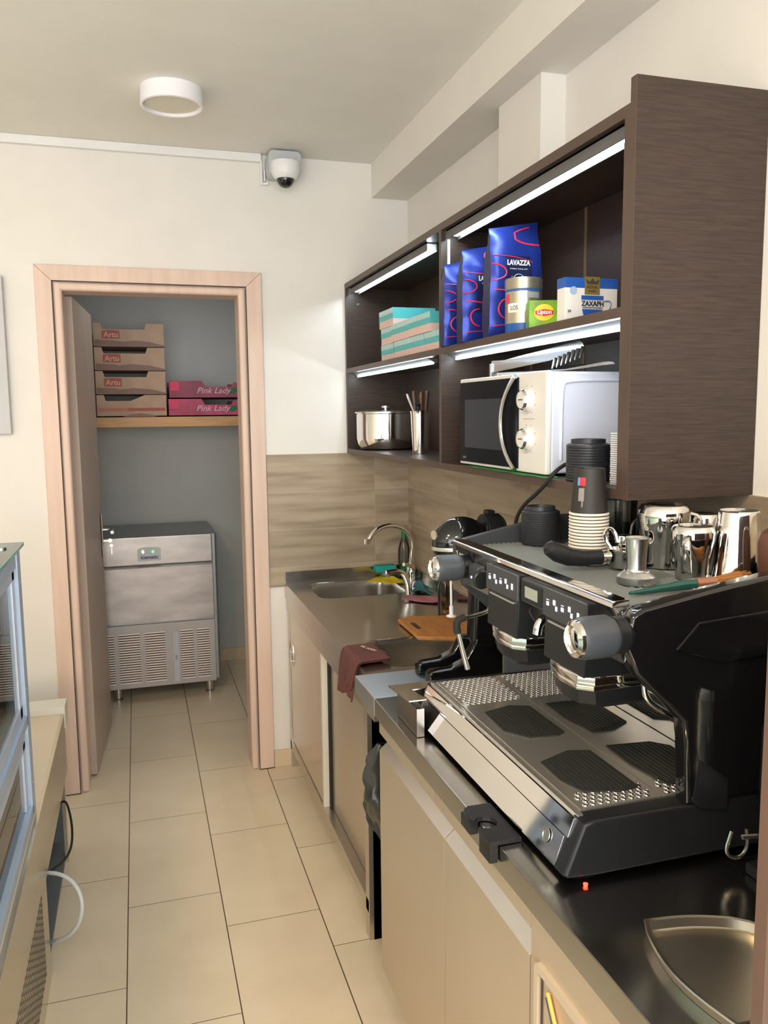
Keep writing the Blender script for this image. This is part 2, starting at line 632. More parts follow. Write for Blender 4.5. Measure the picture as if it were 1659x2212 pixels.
# open door leaf, swung into the storage room
leaf = thing('door_leaf', 'tall beige-brown door leaf standing open into the storage room', 'door', (-0.255, 3.75, 0.0))
p0, p1 = Vector((-0.235, 3.752)), Vector((-0.190, 4.40))
dv = (p1-p0).normalized()
nv = Vector((-dv.y, dv.x))
def leafpt(t, o_):
    q = p0+dv*t+nv*o_
    return (q.x, q.y)
L_ = (p1-p0).length
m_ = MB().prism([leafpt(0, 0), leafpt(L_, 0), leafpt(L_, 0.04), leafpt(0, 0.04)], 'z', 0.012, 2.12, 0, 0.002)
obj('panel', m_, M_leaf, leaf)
h = MB()
hp = leafpt(L_-0.05, -0.005)
h.box(hp[0]-0.002, hp[0]+0.005, hp[1]-0.018, hp[1]+0.018, 0.905, 1.13, bev=0.003)
hh = obj('handle_plate', h, M_satin, leaf)
h = MB().tube([(hp[0], hp[1], 1.045), (hp[0]+0.045, hp[1], 1.045), (hp[0]+0.052, hp[1]-0.02, 1.045), (hp[0]+0.052, hp[1]-0.10, 1.043)], 0.0085, 12, smooth=2)
obj('handle', h, M_satin, leaf)
k = MB()
k.box(hp[0]+0.004, hp[0]+0.03, hp[1]-0.003, hp[1]+0.003, 0.984, 0.992)
k.lathe([(0.011, -0.0015), (0.011, 0.0015)], (hp[0]+0.037, hp[1], 0.988), 14, 'y')
k.lathe([(0.009, -0.001), (0.009, 0.001)], (hp[0]+0.042, hp[1]-0.004, 0.962), 14, 'y')
k.box(hp[0]+0.040, hp[0]+0.045, hp[1]-0.005, hp[1]-0.003, 0.918, 0.955)
obj('key', k, M_satin, leaf)

# ------------------------------------------------------------------ ceiling lamp and camera
lamp = thing('ceiling_lamp', 'round white surface-mounted ceiling lamp with cream diffuser', 'lamp', (0.165, 2.985, 2.71))
m_ = MB().lathe([(0.102, 0), (0.104, -0.055), (0.098, -0.057), (0.094, -0.055), (0.094, -0.045)], (0.165, 2.985, 2.71), 56, cap=False)
m_.lathe([(0.102, -0.001), (0.0, -0.001)], (0.165, 2.985, 2.71), 56, cap=False)
obj('housing', m_, mat('lamp_white', (0.90, 0.89, 0.93), 0.4), lamp)
obj('diffuser', MB().lathe([(0.095, -0.046), (0.0, -0.046)], (0.165, 2.985, 2.71), 56, cap=False), mat('diffuser_cream', (0.74, 0.70, 0.58), 0.5), lamp)

cc = thing('security_camera', 'white dome security camera on a grey bracket under the ceiling', 'camera', (0.642, 3.54, 2.71))
m_ = MB().prism(rrect(0.574, 0.712, 2.605, 2.705, 0.022), 'y', 3.500, 3.609, 0, 0.006)
m_.lathe([(0.016, 0), (0.016, 0.004), (0.012, 0.005)], (0.622, 3.496, 2.672), 20, 'y').lathe([(0.016, 0), (0.016, 0.004), (0.012, 0.005)], (0.673, 3.496, 2.672), 20, 'y')
obj('bracket', m_, mat('camera_grey', (0.50, 0.53, 0.55), 0.45), cc)
m_ = MB().lathe([(0.058, 0), (0.060, -0.01), (0.057, -0.045), (0.048, -0.062), (0.040, -0.068)], (0.642, 3.50, 2.655), 40)
obj('housing', m_, M_white, cc)
m_ = MB().ball((0.642, 3.50, 2.590), (0.037, 0.037, 0.037), 0, 28, 16)
obj('dome', m_, M_blackgl, cc)
m_ = MB().box(0.552, 0.559, 3.59, 3.605, 2.585, 2.69).box(0.566, 0.571, 3.585, 3.60, 2.60, 2.64)
m_.tube([(0.556, 3.597, 2.589), (0.585, 3.58, 2.589)], 0.005, 8)
obj('conduit', m_, M_white, cc)

# dim grey board edge at the left side of the back wall
m_ = MB().box(-1.1, -0.478, 3.575, 3.608, 1.55, 2.17, bev=0.004)
tag(obj('wall_board', m_, mat('board_grey', (0.55, 0.55, 0.56), 0.5)), 'pale grey board on the back wall, its edge at far left', 'board')

# ------------------------------------------------------------------ storage room contents
sh = MB().box(-0.55, 0.748, 4.98, 5.368, 1.553, 1.612, bev=0.003)
tag(obj('storage_shelf', sh, mat('orange_wood', (0.62, 0.34, 0.14), 0.45, var=0.12, vscale=6, vstretch=(1, 8, 8))), 'thick orange-brown wooden shelf across the storage room', 'shelf')
M_card = mat('cardboard', (0.50, 0.34, 0.24), 0.8, var=0.12, vscale=8)
M_cardd = mat('printed_brown_field', (0.28, 0.18, 0.15), 0.8, var=0.1)
M_redpr = mat('red_print', (0.42, 0.12, 0.09), 0.7)
M_crdark = mat('card_inside', (0.16, 0.12, 0.10), 0.9)
def crate(label, x0, x1, z, h, notch, txt, cols, bottomkind):
    t = thing('fruit_crate', label.replace('cardboard ', '') if len(label.split()) > 16 else label, 'crate', ((x0+x1)/2, 5.15, z), 'cardboard fruit crates on the storage shelf')
    y0 = 4.985
    y1 = 5.30
    zt = z+h
    a = MB()
    if bottomkind == 'pink':
        pts = [(x0, z), (x1, z), (x1, zt-0.010), (x1-0.045, zt-0.010), (x1-0.06, zt-0.035), (x0+0.21, zt-0.035), (x0+0.19, zt), (x0, zt)]
    else:
        pts = [(x0, z), (x1, z), (x1, zt), (x1-notch, zt), (x1-notch-0.012, zt-0.034), (x0+0.05, zt-0.034), (x0+0.04, zt), (x0, zt)]
        if bottomkind == 'sloped':
            pts = [(x0, z), (x1, z), (x1, zt), (x1-0.12, zt), (x1-0.20, zt-0.034), (x0+0.05, zt-0.034), (x0+0.04, zt), (x0, zt)]
    a.prism(pts, 'y', y0, y0+0.006)
    obj('front_panel', a, cols[0], t)
    b = MB()
    b.prism(pts, 'y', y1-0.006, y1)
    b.box(x0, x0+0.006, y0+0.006, y1-0.006, z, zt-0.03).box(x1-0.006, x1, y0+0.006, y1-0.006, z, zt-0.03)
    b.box(x0, x1, y0, y1, z, z+0.006)
    obj('tray_body', b, cols[1], t)
    yf = y0-0.0012
    if bottomkind == 'pink':
        mm = mat('white_print', (0.72, 0.58, 0.62), 0.7)
        text('lettering', txt, 0.06, (x0+0.26, yf, z+0.042), (1, 0, 0), (0, 0, 1), mm, t, width=0.20, shear=0.35, height=0.045)
        q = MB().prism(rrect(x0+0.008, x0+0.058, z+0.045, z+h-0.006, 0.008), 'y', yf, y0)
        obj('pink_square', q, mat('hot_pink', (0.75, 0.06, 0.15), 0.6), t)
        q = MB()
        q.prism([(x1-0.075, z+0.03), (x1-0.05, z+0.025), (x1-0.02, z+0.04), (x1-0.03, z+0.065), (x1-0.06, z+0.06)], 'y', yf, y0)
        obj('leaf_print', q, mat('leaf_green', (0.05, 0.16, 0.10), 0.7), t)
    elif bottomkind == 'sloped':
        q = MB().box(x0+0.17, x1-0.006, yf, y0, z+0.034, z+0.052)
        obj('red_band', q, M_redpr, t)
        q = MB().box(x0+0.01, x0+0.17, yf, y0, z+0.034, z+0.052)
        obj('pale_red_band', q, mat('faded_red', (0.52, 0.20, 0.15), 0.7), t)
        q = MB().prism([(x0+0.14, z+0.001), (x1-0.06, z+0.001), (x0+0.30, z+0.012), (x0+0.24, z+0.022), (x0+0.19, z+0.017)], 'y', yf, y0)
        obj('hill_print', q, M_cardd, t)
    else:
        fx0, fx1 = x0+0.045, x0+0.142
        q = MB()
        q.prism([(fx0, z+0.047), (fx1, z+0.047), (fx1, z+0.092), (fx0+0.07, z+0.095), (fx0+0.03, z+0.095), (fx0, z+0.090)], 'y', yf, y0)
        obj('red_plate', q, M_redpr, t)
        text('lettering', txt, 0.04, ((fx0+fx1)/2, yf-0.0006, z+0.070), (1, 0, 0), (0, 0, 1), mat('faded_letter', (0.62, 0.40, 0.31), 0.7), t, width=0.080, bold=0.001, height=0.032)
        q = MB()
        o1 = random.uniform(-0.03, 0.03)
        q.prism([(x0+0.005, z+0.002), (x1-0.004, z+0.002), (x1-0.004, z+0.012), (x1-0.08, z+0.030), (x0+0.22+o1, z+0.038), (x0+0.15+o1, z+0.030), (x0+0.10, z+0.037), (x0+0.005, z+0.040)], 'y', yf+0.0004, y0)
        obj('hill_print', q, M_cardd, t)
    return t
kx0, kx1 = -0.208, 0.178
hts = [(1.613, 0.126, 'sloped'), (1.741, 0.134, 'n'), (1.877, 0.132, 'n'), (2.011, 0.134, 'n')]
labs = ['brown cardboard crate with a red stripe, lowest of the stack on the left of the shelf',
        'brown cardboard crate with a red Artu plate, second from the bottom of the left stack',
        'brown cardboard crate with a red Artu plate, third from the bottom of the left stack',
        'brown cardboard crate with a red Artu plate, top of the left stack']
labs = [s.replace(' Artu', '') for s in labs]
for (z, h_, kd), lb in zip(hts, labs):
    crate(lb, kx0, kx1, z, h_, 0.095, 'Artu', (M_card, M_card), kd)
M_pink = mat('pink_card', (0.48, 0.08, 0.15), 0.6, var=0.25, vscale=14)
M_pinkd = mat('dull_pink_card', (0.33, 0.09, 0.13), 0.7, var=0.2)
crate('lower pink apple crate with white script beside the brown crates', 0.190, 0.612, 1.613, 0.102, 0.1, 'Pink Lady', (M_pink, M_pinkd), 'pink')
crate('upper pink apple crate with white script beside the brown crates', 0.196, 0.616, 1.717, 0.104, 0.1, 'Pink Lady', (M_pinkd, M_pinkd), 'pink')

# ice machine
ice = thing('ice_machine', 'stainless steel under-counter ice machine with louvred lower panel', 'ice machine', (0.1, 4.98, 0.0))
bx0, bx1, by0, by1 = -0.212, 0.412, 4.70, 5.26
obj('cabinet', MB().box(bx0, bx1, by0, by1, 0.088, 0.952, bev=0.012, seg=3), mat('icemaker_side', (0.30, 0.32, 0.33), 0.4, 0.8), ice)
fx0, fx1 = -0.208, 0.386
obj('front_top_panel', MB().box(fx0, fx1, 4.685, 4.70, 0.790, 0.950, bev=0.006), M_ice, ice)
obj('hatch', MB().prism([(4.684, 0.462), (4.702, 0.462), (4.702, 0.788), (4.690, 0.788), (4.680, 0.775)], 'x', fx0, fx1, 0, 0.003), M_ice, ice)
q = MB().box(fx0, fx1, 4.685, 4.70, 0.088, 0.452, bev=0.003)
obj('lower_panel', q, mat('icemaker_lower', (0.43, 0.405, 0.385), 0.45, 0.5), ice)
grp = [(-0.208, -0.170), (-0.146, -0.030), (-0.004, 0.106), (0.190, 0.264), (0.284, 0.354)]
for a, b in grp:
    q, q2 = MB(), MB()
    q.box(a, b, 4.683, 4.686, 0.122, 0.402)
    for i in range(21):
        z = 0.122+0.28*i/20
        q2.prism([(4.680, z-0.0035), (4.6835, z-0.0035), (4.6835, z+0.004), (4.681, z+0.004)], 'x', a, b)
    lb = obj('louvre_backing', q, mat('louvre_dark', (0.10, 0.07, 0.06), 0.8), ice)
    obj('louvres', q2, mat('louvre_light', (0.62, 0.55, 0.49), 0.45, 0.3), lb)
obj('filter_bar', MB().prism(rrect(0.147, 0.181, 0.105, 0.400, 0.006), 'y', 4.679, 4.686, 0, 0.001), M_lilac, ice)
obj('bar_button', MB().prism(rrect(0.158, 0.170, 0.235, 0.265, 0.005), 'y', 4.676, 4.679), mat('bar_button', (0.35, 0.38, 0.42), 0.4), ice)
pl = [(-0.022, 0.815), (0.102, 0.815), (0.102, 0.880), (0.085, 0.888), (0.04, 0.892), (-0.005, 0.888), (-0.022, 0.880)]
dp = obj('control_plate', MB().prism(pl, 'y', 4.676, 4.686, 0, 0.001), mat('control_plate', (0.62, 0.66, 0.66), 0.4), ice)
text('lettering', 'icematic', 0.03, (0.042, 4.6745, 0.836), (1, 0, 0), (0, 0, 1), mat('navy_print', (0.05, 0.08, 0.20), 0.5), dp, width=0.095, bold=0.0008)
obj('power_button', MB().lathe([(0.011, 0), (0.011, -0.003), (0.007, -0.004)], (0.006, 4.676, 0.866), 20, 'y'), M_chrome, dp)
obj('indicator', MB().lathe([(0.007, 0), (0.006, -0.002)], (0.060, 4.676, 0.866), 16, 'y'), M_greenled, dp)
for x, y in ((bx0+0.05, 4.76), (bx1-0.062, 4.76), (bx0+0.05, 5.2), (bx1-0.062, 5.2)):
    obj('leg', MB().lathe([(0.024, 0.0), (0.024, 0.012), (0.019, 0.016), (0.021, 0.09)], (x, y, 0), 20), M_satin, ice)

# ------------------------------------------------------------------ sink unit
SK = 0.862
M_sinkfront = mat('sink_front_steel', (0.58, 0.53, 0.46), 0.26, 0.85, vscale=3, var=0.04)
su = thing('sink_unit', 'stainless steel double sink unit with sliding doors in the corner', 'sink', (0.92, 2.9, 0.0))
bm_holes = [rrect(0.700, 1.085, 3.225, 3.545, 0.055), rrect(0.690, 1.070, 2.262, 2.560, 0.055)]
def plate(mb, outer, holes, z, mi=0):
    es = []
    for loop in [outer]+holes:
        vs = [mb.bm.verts.new((p[0], p[1], z)) for p in loop]
        for i in range(len(vs)):
            es.append(mb.bm.edges.new((vs[i], vs[(i+1) % len(vs)])))
    r = bmesh.ops.triangle_fill(mb.bm, edges=es, use_beauty=True)
    fs = [g for g in r['geom'] if isinstance(g, bmesh.types.BMFace)]
    bmesh.ops.recalc_face_normals(mb.bm, faces=fs)
    for f in fs:
        if f.normal.z < 0:
            f.normal_flip()
        f.material_index = mi
m_ = MB()
plate(m_, [(0.613, 2.172), (1.210, 2.172), (1.210, 3.606), (0.613, 3.606)], bm_holes, SK)
obj('worktop', m_, M_steeltop, su)
m_ = MB()
m_.prism([(0.613, SK), (0.618, SK-0.0005), (0.618, 0.795), (0.640, 0.790), (0.640, 0.790), (0.613, 0.795)][:5], 'y', 2.172, 3.606)
m_.box(0.613, 0.619, 2.172, 3.606, 0.795, SK-0.0005)
m_.box(0.619, 0.636, 2.172, 3.606, 0.735, 0.797)
m_.box(0.613, 1.21, 2.172, 2.178, 0.80, SK-0.0005)
obj('front_apron', m_, M_sinkfront, su)
m_ = MB().box(0.613, 1.210, 3.592, 3.602, SK-0.001, 0.913, bev=0.002).box(1.195, 1.205, 2.172, 3.592, SK-0.001, 0.913, bev=0.002)
obj('upstand', m_, M_steeltop, su)
def basin(hole, depth, nm):
    m_ = MB()
    cx = sum(p[0] for p in hole)/len(hole)
    cy = sum(p[1] for p in hole)/len(hole)
    prev = None
    lv = [(1.012, 0.0008), (1.0, 0.0), (0.985, -0.006), (0.965, -0.03), (0.94, -depth*0.7), (0.90, -depth*0.93), (0.80, -depth), (0.10, -depth-0.004)]
    fs = []
    for sc_, dz in lv:
        ring = [m_.bm.verts.new((cx+(p[0]-cx)*sc_, cy+(p[1]-cy)*sc_, SK+dz)) for p in hole]
        if prev:
            n = len(ring)
            for i in range(n):
                f = m_.bm.faces.new((prev[i], ring[i], ring[(i+1) % n], prev[(i+1) % n]))
                f.smooth = True
                fs.append(f)
        prev = ring
    f = m_.bm.faces.new(prev)
    b = obj('basin', m_, M_steel, su, 80)
    obj('drain', MB().lathe([(0.035, 0), (0.035, 0.003), (0.02, 0.004), (0.018, 0.0)], (cx, cy, SK-depth-0.003), 24), M_chrome, b)
basin(bm_holes[0], 0.19, 'far')
basin(bm_holes[1], 0.19, 'near')
m_ = MB()
m_.box(0.660, 0.675, 2.27, 3.60, 0.0, 0.10)
m_.box(0.622, 0.662, 2.27, 3.60, 0.085, 0.125)
m_.box(0.622, 0.69, 3.575, 3.60, 0.0, 0.795)
m_.box(0.622, 0.69, 2.262, 2.302, 0.0, 0.795)
m_.box(0.636, 1.20, 2.262, 2.275, 0.0, 0.80)
m_.box(1.18, 1.20, 2.27, 3.60, 0.0, 0.80)
m_.box(0.64, 1.18, 2.275, 3.58, 0.09, 0.11)
obj('carcass', m_, M_sinkfront, su)
m_ = MB().box(0.628, 0.645, 2.925, 3.572, 0.127, 0.735, bev=0.003)
sd = obj('sliding_door', m_, mat('sink_door_beige', (0.66, 0.57, 0.45), 0.26, 0.6, var=0.04, vscale=2), su)
m_ = MB().box(0.624, 0.647, 2.905, 2.927, 0.124, 0.736, bev=0.002)
obj('door_edge_trim', m_, mat('pale_edge', (0.72, 0.68, 0.58), 0.4), sd)
hcy, hcz = 3.520, 0.545
m_ = MB()
m_.lathe([(0.0, -0.052), (0.010, -0.048), (0.020, -0.028), (0.023, 0.0), (0.020, 0.028), (0.010, 0.048), (0.0, 0.052)], (0.628, hcy, hcz), 24)
bmesh.ops.scale(m_.bm, verts=m_.bm.verts, vec=(0.5, 1, 1), space=Matrix.Translation((-0.628, -hcy, -hcz)))
hd = obj('handle', m_, M_chrome, sd)
m_ = MB()
for dz in (-0.020, 0.020):
    m_.lathe([(0.0235, -0.0015), (0.0235, 0.0015)], (0.6275, hcy, hcz+dz), 24)
bmesh.ops.scale(m_.bm, verts=m_.bm.verts, vec=(0.55, 1, 1), space=Matrix.Translation((-0.6275, -hcy, -hcz)))
obj('handle_band', m_, M_white, hd)
m_ = MB().box(0.655, 0.668, 2.303, 2.885, 0.127, 0.735, bev=0.003)
obj('sliding_door', m_, mat('sink_door_tan', (0.58, 0.49, 0.38), 0.28, 0.65, var=0.04, vscale=2), su)
m_ = MB().box(0.6455, 0.654, 2.882, 2.902, 0.127, 0.735)
obj('door_gap', m_, M_rubber, su)

# tap
tap = thing('kitchen_tap', 'chrome swan-neck mixer tap at the back of the far sink', 'tap', (1.160, 3.44, SK))
m_ = MB().lathe([(0.027, 0), (0.027, 0.006), (0.022, 0.010), (0.022, 0.055), (0.019, 0.075), (0.014, 0.070)], (1.160, 3.44, SK+0.0005), 28)
obj('body', m_, M_chrome, tap)
sp_pts = []
for i in range(15):
    a = i/14
    ang = -0.12+a*(pi*0.93)
    sp_pts.append((1.053+0.112*math.cos(ang), 3.43-0.03*a, 1.022+0.104*math.sin(ang)))
m_ = MB().tube([(1.160, 3.44, SK+0.065), (1.162, 3.44, 0.95), (1.164, 3.435, 1.0)]+sp_pts[1:]+[(0.940, 3.39, 1.065)], 0.0105, 14, smooth=1)
m_.lathe([(0.0135, 0), (0.0135, -0.022)], (0.9395, 3.39, 1.075), 18)
obj('spout', m_, M_chrome, tap)
m_ = MB().tube([(1.160, 3.43, SK+0.050), (1.150, 3.41, SK+0.075), (1.125, 3.39, SK+0.088), (1.105, 3.375, SK+0.092)], [0.012, 0.010, 0.009, 0.008], 10, smooth=1)
obj('lever', m_, M_chrome, tap)
m_ = MB().tube([(1.066, 3.185, SK+0.002), (1.060, 3.185, SK+0.05), (1.043, 3.19, SK+0.094), (1.010, 3.19, SK+0.103), (0.968, 3.19, SK+0.100)], [0.016, 0.0085], 16, smooth=2)
tag(obj('short_tap', m_, M_chrome), 'short chrome tap with a bent spout in front of the swan-neck tap', 'tap')

# cloths and sponges at the sink
def cloth(name, cols, pts4, z, amp, label, cat, group=None, seed=1, th=0.003, drape=None, m=None, nu=22, nv=22):
    random.seed(seed)
    ph = [random.uniform(0, 6.28) for _ in range(8)]
    A, B, C_, D = [Vector((p[0], p[1], 0)) for p in pts4]
    def fn(u, v):
        p = (A*(1-u)+B*u)*(1-v)+(D*(1-u)+C_*u)*v
        w = math.sin(u*7+ph[0]+v*2)*0.5+math.sin(v*9+ph[1]-u*3)*0.4+math.sin((u+v)*13+ph[2])*0.25
        zz = z+amp*(0.65+0.5*w)*(0.35+0.65*math.sin(pi*min(max(u, 0.06), .94))*math.sin(pi*min(max(v, .06), .94)))
        dx = 0.010*math.sin(v*8+ph[3])*(1 if amp > 0.004 else .3)
        dy = 0.010*math.sin(u*7+ph[4])*(1 if amp > 0.004 else .3)
        return (p.x+dx, p.y+dy, max(zz, z))
    m_ = MB().sheet(fn, nu, nv)
    o = obj(name, m_, m, angle=80)
    md = o.modifiers.new('solid', 'SOLIDIFY')
    md.thickness = th
    md.offset = 1
    if label:
        tag(o, label, cat, group)
    return o
M_yel = mat('yellow_cloth', (0.70, 0.55, 0.03), 0.9, bump=0.3, bscale=400)
M_teal = mat('teal_cloth', (0.02, 0.30, 0.30), 0.85, bump=0.5, bscale=200)
M_tealb = mat('dark_teal_cloth', (0.04, 0.17, 0.20), 0.9, bump=0.5, bscale=200)
M_rose = mat('dusty_pink_cloth', (0.40, 0.17, 0.19), 0.9, bump=0.5, bscale=250)
M_maroon = mat('maroon_towel', (0.13, 0.045, 0.037), 0.95, bump=0.6, bscale=300)
cloth('cleaning_cloth', None, [(0.965, 3.47), (1.04, 3.375), (1.135, 3.42), (1.075, 3.585)], 0.864, 0.02, 'yellow cleaning cloth hanging over the corner of the far sink', 'cloth', seed=3, m=M_yel)
m_ = MB().box(1.02, 1.12, 3.515, 3.575, 0.893, 0.925, bev=0.008, seg=3)
tag(obj('sponge', m_, mat('turquoise_sponge', (0.02, 0.36, 0.32), 0.9, bump=0.8, bscale=350)), 'turquoise folded sponge cloth lying on the yellow cloth', 'sponge')
cloth('cleaning_cloth', None, [(1.085, 3.215), (1.135, 3.105), (1.172, 3.22), (1.150, 3.335)], 0.866, 0.040, 'dark teal cloth bunched up beside the tap', 'cloth', seed=5, m=M_tealb)
cloth('cleaning_cloth', None, [(1.005, 3.07), (1.145, 2.965), (1.185, 3.05), (1.05, 3.13)], 0.865, 0.016, 'dusty pink cloth lying flat in front of the tap', 'cloth', seed=8, m=M_rose)
# soap bottle behind the tap
sb = thing('soap_bottle', 'clear soap bottle with a green cap behind the tap', 'bottle', (1.164, 3.548, SK))
obj('body', MB().lathe([(0.026, 0), (0.028, 0.01), (0.028, 0.13), (0.018, 0.165), (0.011, 0.18), (0.011, 0.19)], (1.164, 3.548, SK+0.001), 24), M_jug, sb)
obj('soap', MB().lathe([(0.025, 0.004), (0.0265, 0.01), (0.0265, 0.05)], (1.164, 3.548, SK+0.001), 24), mat('green_soap', (0.03, 0.30, 0.12), 0.3), sb)
obj('cap', MB().lathe([(0.013, 0.188), (0.013, 0.21), (0.007, 0.214), (0.006, 0.228)], (1.164, 3.548, SK+0.001), 18), mat('green_cap', (0.0, 0.25, 0.10), 0.4), sb)
bt = thing('spray_bottle', 'brown-tinted bottle with an orange label behind the white rod', 'bottle', (1.10, 2.85, SK))
obj('body', MB().lathe([(0.028, 0), (0.030, 0.01), (0.030, 0.10), (0.014, 0.135), (0.012, 0.155)], (1.10, 2.85, SK+0.001), 24), glass('amber_plastic', (0.55, 0.42, 0.28), 0.1), bt)
obj('cap', MB().lathe([(0.016, 0.150), (0.016, 0.175), (0.006, 0.18)], (1.10, 2.85, SK+0.001), 18), mat('orange_label', (0.55, 0.20, 0.08), 0.5), bt)

# maroon towel over the front edge of the near sink
def tow(u, v):
    # u along the counter edge, v from the sink rim over the edge and down
    y = 2.505-0.190*u - 0.015*math.sin(v*3)
    path = [(0.712, 0.868), (0.66, 0.869), (0.620, 0.870), (0.606, 0.864), (0.600, 0.83), (0.598, 0.79), (0.597, 0.745)]
    t = v*(len(path)-1)
    i = min(int(t), len(path)-2)
    fr = t-i
    x = path[i][0]*(1-fr)+path[i+1][0]*fr
    z = path[i][1]*(1-fr)+path[i+1][1]*fr
    fold = math.sin(u*9+1.0)*0.006+math.sin(u*17)*0.003
    if v > 0.5:
        x -= 0.004+abs(fold)*(v-0.5)*2.0
        y += 0.03*(v-0.5)*(1-2*u)*-0.6
        z -= 0.012*math.sin(u*5.5+0.6)*(v-0.5)*2
    else:
        z += 0.002+abs(fold)*0.4
    return (x, y, z)
m_ = MB().sheet(tow, 34, 34)
tw = obj('hand_towel', m_, M_maroon, angle=80)
md = tw.modifiers.new('solid', 'SOLIDIFY')
md.thickness = 0.005
md.offset = 1
tag(tw, 'maroon folded towel hanging over the front edge of the near sink', 'towel')
WL[tw.name] = tw.location.copy()
m_ = MB().sheet(lambda u, v: (lambda p: (p[0]-0.007*v, p[1], p[2]+0.007))(tow(0.55+0.5*u, v*0.86)), 20, 30)
tf = obj('folded_layer', m_, M_maroon, tw, 80)
md = tf.modifiers.new('solid', 'SOLIDIFY')
md.thickness = 0.005
md.offset = 1
text('lettering', 'TEL ADEN', 0.02, (0.668, 2.405, 0.8845), (0.45, -1, 0), (1, 0.45, 0), mat('towel_print', (0.6, 0.5, 0.45), 0.8), tw, width=0.075)

# cutting board lying across the near sink
cb = thing('cutting_board', 'small orange bamboo cutting board lying across the near sink', 'cutting board', (0.96, 2.60, 0.864))
m_ = MB()
outer = [(0.872, 2.505), (0.985, 2.46), (1.115, 2.445), (1.150, 2.70), (0.925, 2.765), (0.878, 2.74), (0.866, 2.72)]
outer = [(0.868, 2.500), (0.980, 2.452), (1.100, 2.452), (1.135, 2.720), (0.925, 2.768), (0.876, 2.745)]
m_.prism(outer, 'z', 0.866, 0.880, 0, 0.003)
obj('board', m_, mat('bamboo', (0.52, 0.22, 0.06), 0.42, var=0.18, vscale=9, vstretch=(8, 1, 8)), cb)
obj('grip_slot', MB().prism(rrect(0.895, 0.912, 2.588, 2.672, 0.008), 'z', 0.8795, 0.8806), mat('dark_slot', (0.06, 0.03, 0.015), 0.7), cb)  # slot drawn as a thin dark brown patch on the board

# ------------------------------------------------------------------ espresso counter
CT = 0.88
ec = thing('counter', 'stainless steel counter with handleless cabinet doors under the espresso machine', 'counter', (0.88, 1.2, 0.0))
m_ = MB().box(0.562, 1.204, -0.6, 1.971, 0.832, CT, bev=0.0015)
obj('worktop', m_, M_steeltop, ec)
m_ = MB().box(0.562, 1.204, 1.973, 2.170, 0.832, CT, bev=0.0015)
obj('worktop_end_piece', m_, mat('blue_lit_steel', (0.58, 0.62, 0.66), 0.34, 1.0), ec)  # blue light on this end piece put into the steel colour
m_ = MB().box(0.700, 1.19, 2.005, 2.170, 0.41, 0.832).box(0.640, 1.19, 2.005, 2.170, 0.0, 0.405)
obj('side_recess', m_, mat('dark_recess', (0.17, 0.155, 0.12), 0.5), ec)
rail = [(0.576, 0.832), (0.576, 0.786), (0.598, 0.765), (0.66, 0.765), (0.66, 0.832)]
m_ = MB().prism(rail, 'y', 1.556, 1.975).prism(rail, 'y', 1.112, 1.5535)
obj('top_rail', m_, M_beigefront, ec)
m_ = MB().box(0.612, 1.19, -0.6, 1.975, 0.118, 0.832)
obj('carcass', m_, mat('carcass_grey', (0.10, 0.09, 0.08), 0.6), ec)
obj('plinth', MB().box(0.66, 1.19, -0.6, 1.99, 0.0, 0.118), M_steelfront, ec)
M_bevel = mat('bevel_steel', (0.66, 0.62, 0.57), 0.25, 0.85)
def door(y0, y1):
    pr = [(0.576, 0.122), (0.576, 0.737), (0.598, 0.757), (0.611, 0.757), (0.611, 0.122)]
    d = obj('door', MB().prism(pr, 'y', y0, y1, 0, 0.0008), M_beigefront, ec)
    pr2 = [(0.5755, 0.7375), (0.5980, 0.7580), (0.5990, 0.7570), (0.5770, 0.7365)]
    obj('grip_bevel', MB().prism(pr2, 'y', y0+0.001, y1-0.001), M_bevel, d)
door(1.5015, 1.975)
door(1.1155, 1.4985)
m_ = MB().box(0.576, 0.611, -0.6, 1.111, 0.122, 0.831, bev=0.001)
pn = obj('end_panel', m_, M_beigefront, ec)
m_ = MB()
o1, o2 = rrect(0.55, 1.085, 0.30, 0.752, 0.012), rrect(0.562, 1.073, 0.312, 0.738, 0.008)
def ring_prism(mb, A, B, axis, a, b):
    def P(p, t):
        return (t, p[0], p[1]) if axis == 'x' else ((p[0], t, p[1]) if axis == 'y' else (p[0], p[1], t))
    n = len(A)
    r = [[mb.bm.verts.new(P(p, t)) for p in Q] for Q, t in ((A, a), (A, b), (B, b), (B, a))]
    fs = []
    for k_ in range(4):
        X, Y = r[k_], r[(k_+1) % 4]
        for i in range(n):
            fs.append(mb.bm.faces.new((X[i], X[(i+1) % n], Y[(i+1) % n], Y[i])))
    bmesh.ops.recalc_face_normals(mb.bm, faces=fs)
ring_prism(m_, o1, o2, 'x', 0.568, 0.5762)
fr_ = obj('hatch_frame', m_, mat('hatch_beige', (0.66, 0.55, 0.42), 0.35, 0.4), pn)
m_ = MB()
ring_prism(m_, rrect(0.564, 1.071, 0.314, 0.736, 0.008), rrect(0.567, 1.068, 0.317, 0.733, 0.007), 'x', 0.5735, 0.5765)
obj('hatch_gap', m_, M_joint, pn)
m_ = MB()
arc = [(0.573, 1.045-0.38*t, 0.715-0.13*math.sin(pi*t)**0.8 + 0.0*t) for t in [i/18 for i in range(19)]]
m_.tube(arc, 0.006, 8)
obj('hatch_grip', m_, mat('grip_grey', (0.06, 0.07, 0.08), 0.3), pn)
m_ = MB()
m_.tube([(0.5715, p[1], p[2]+0.008) for p in arc], 0.0035, 8)
obj('grip_reflection', m_, mat('reflection_amber', (0.75, 0.38, 0.07), 0.3), pn)  # orange reflection in the grip drawn as an amber tube

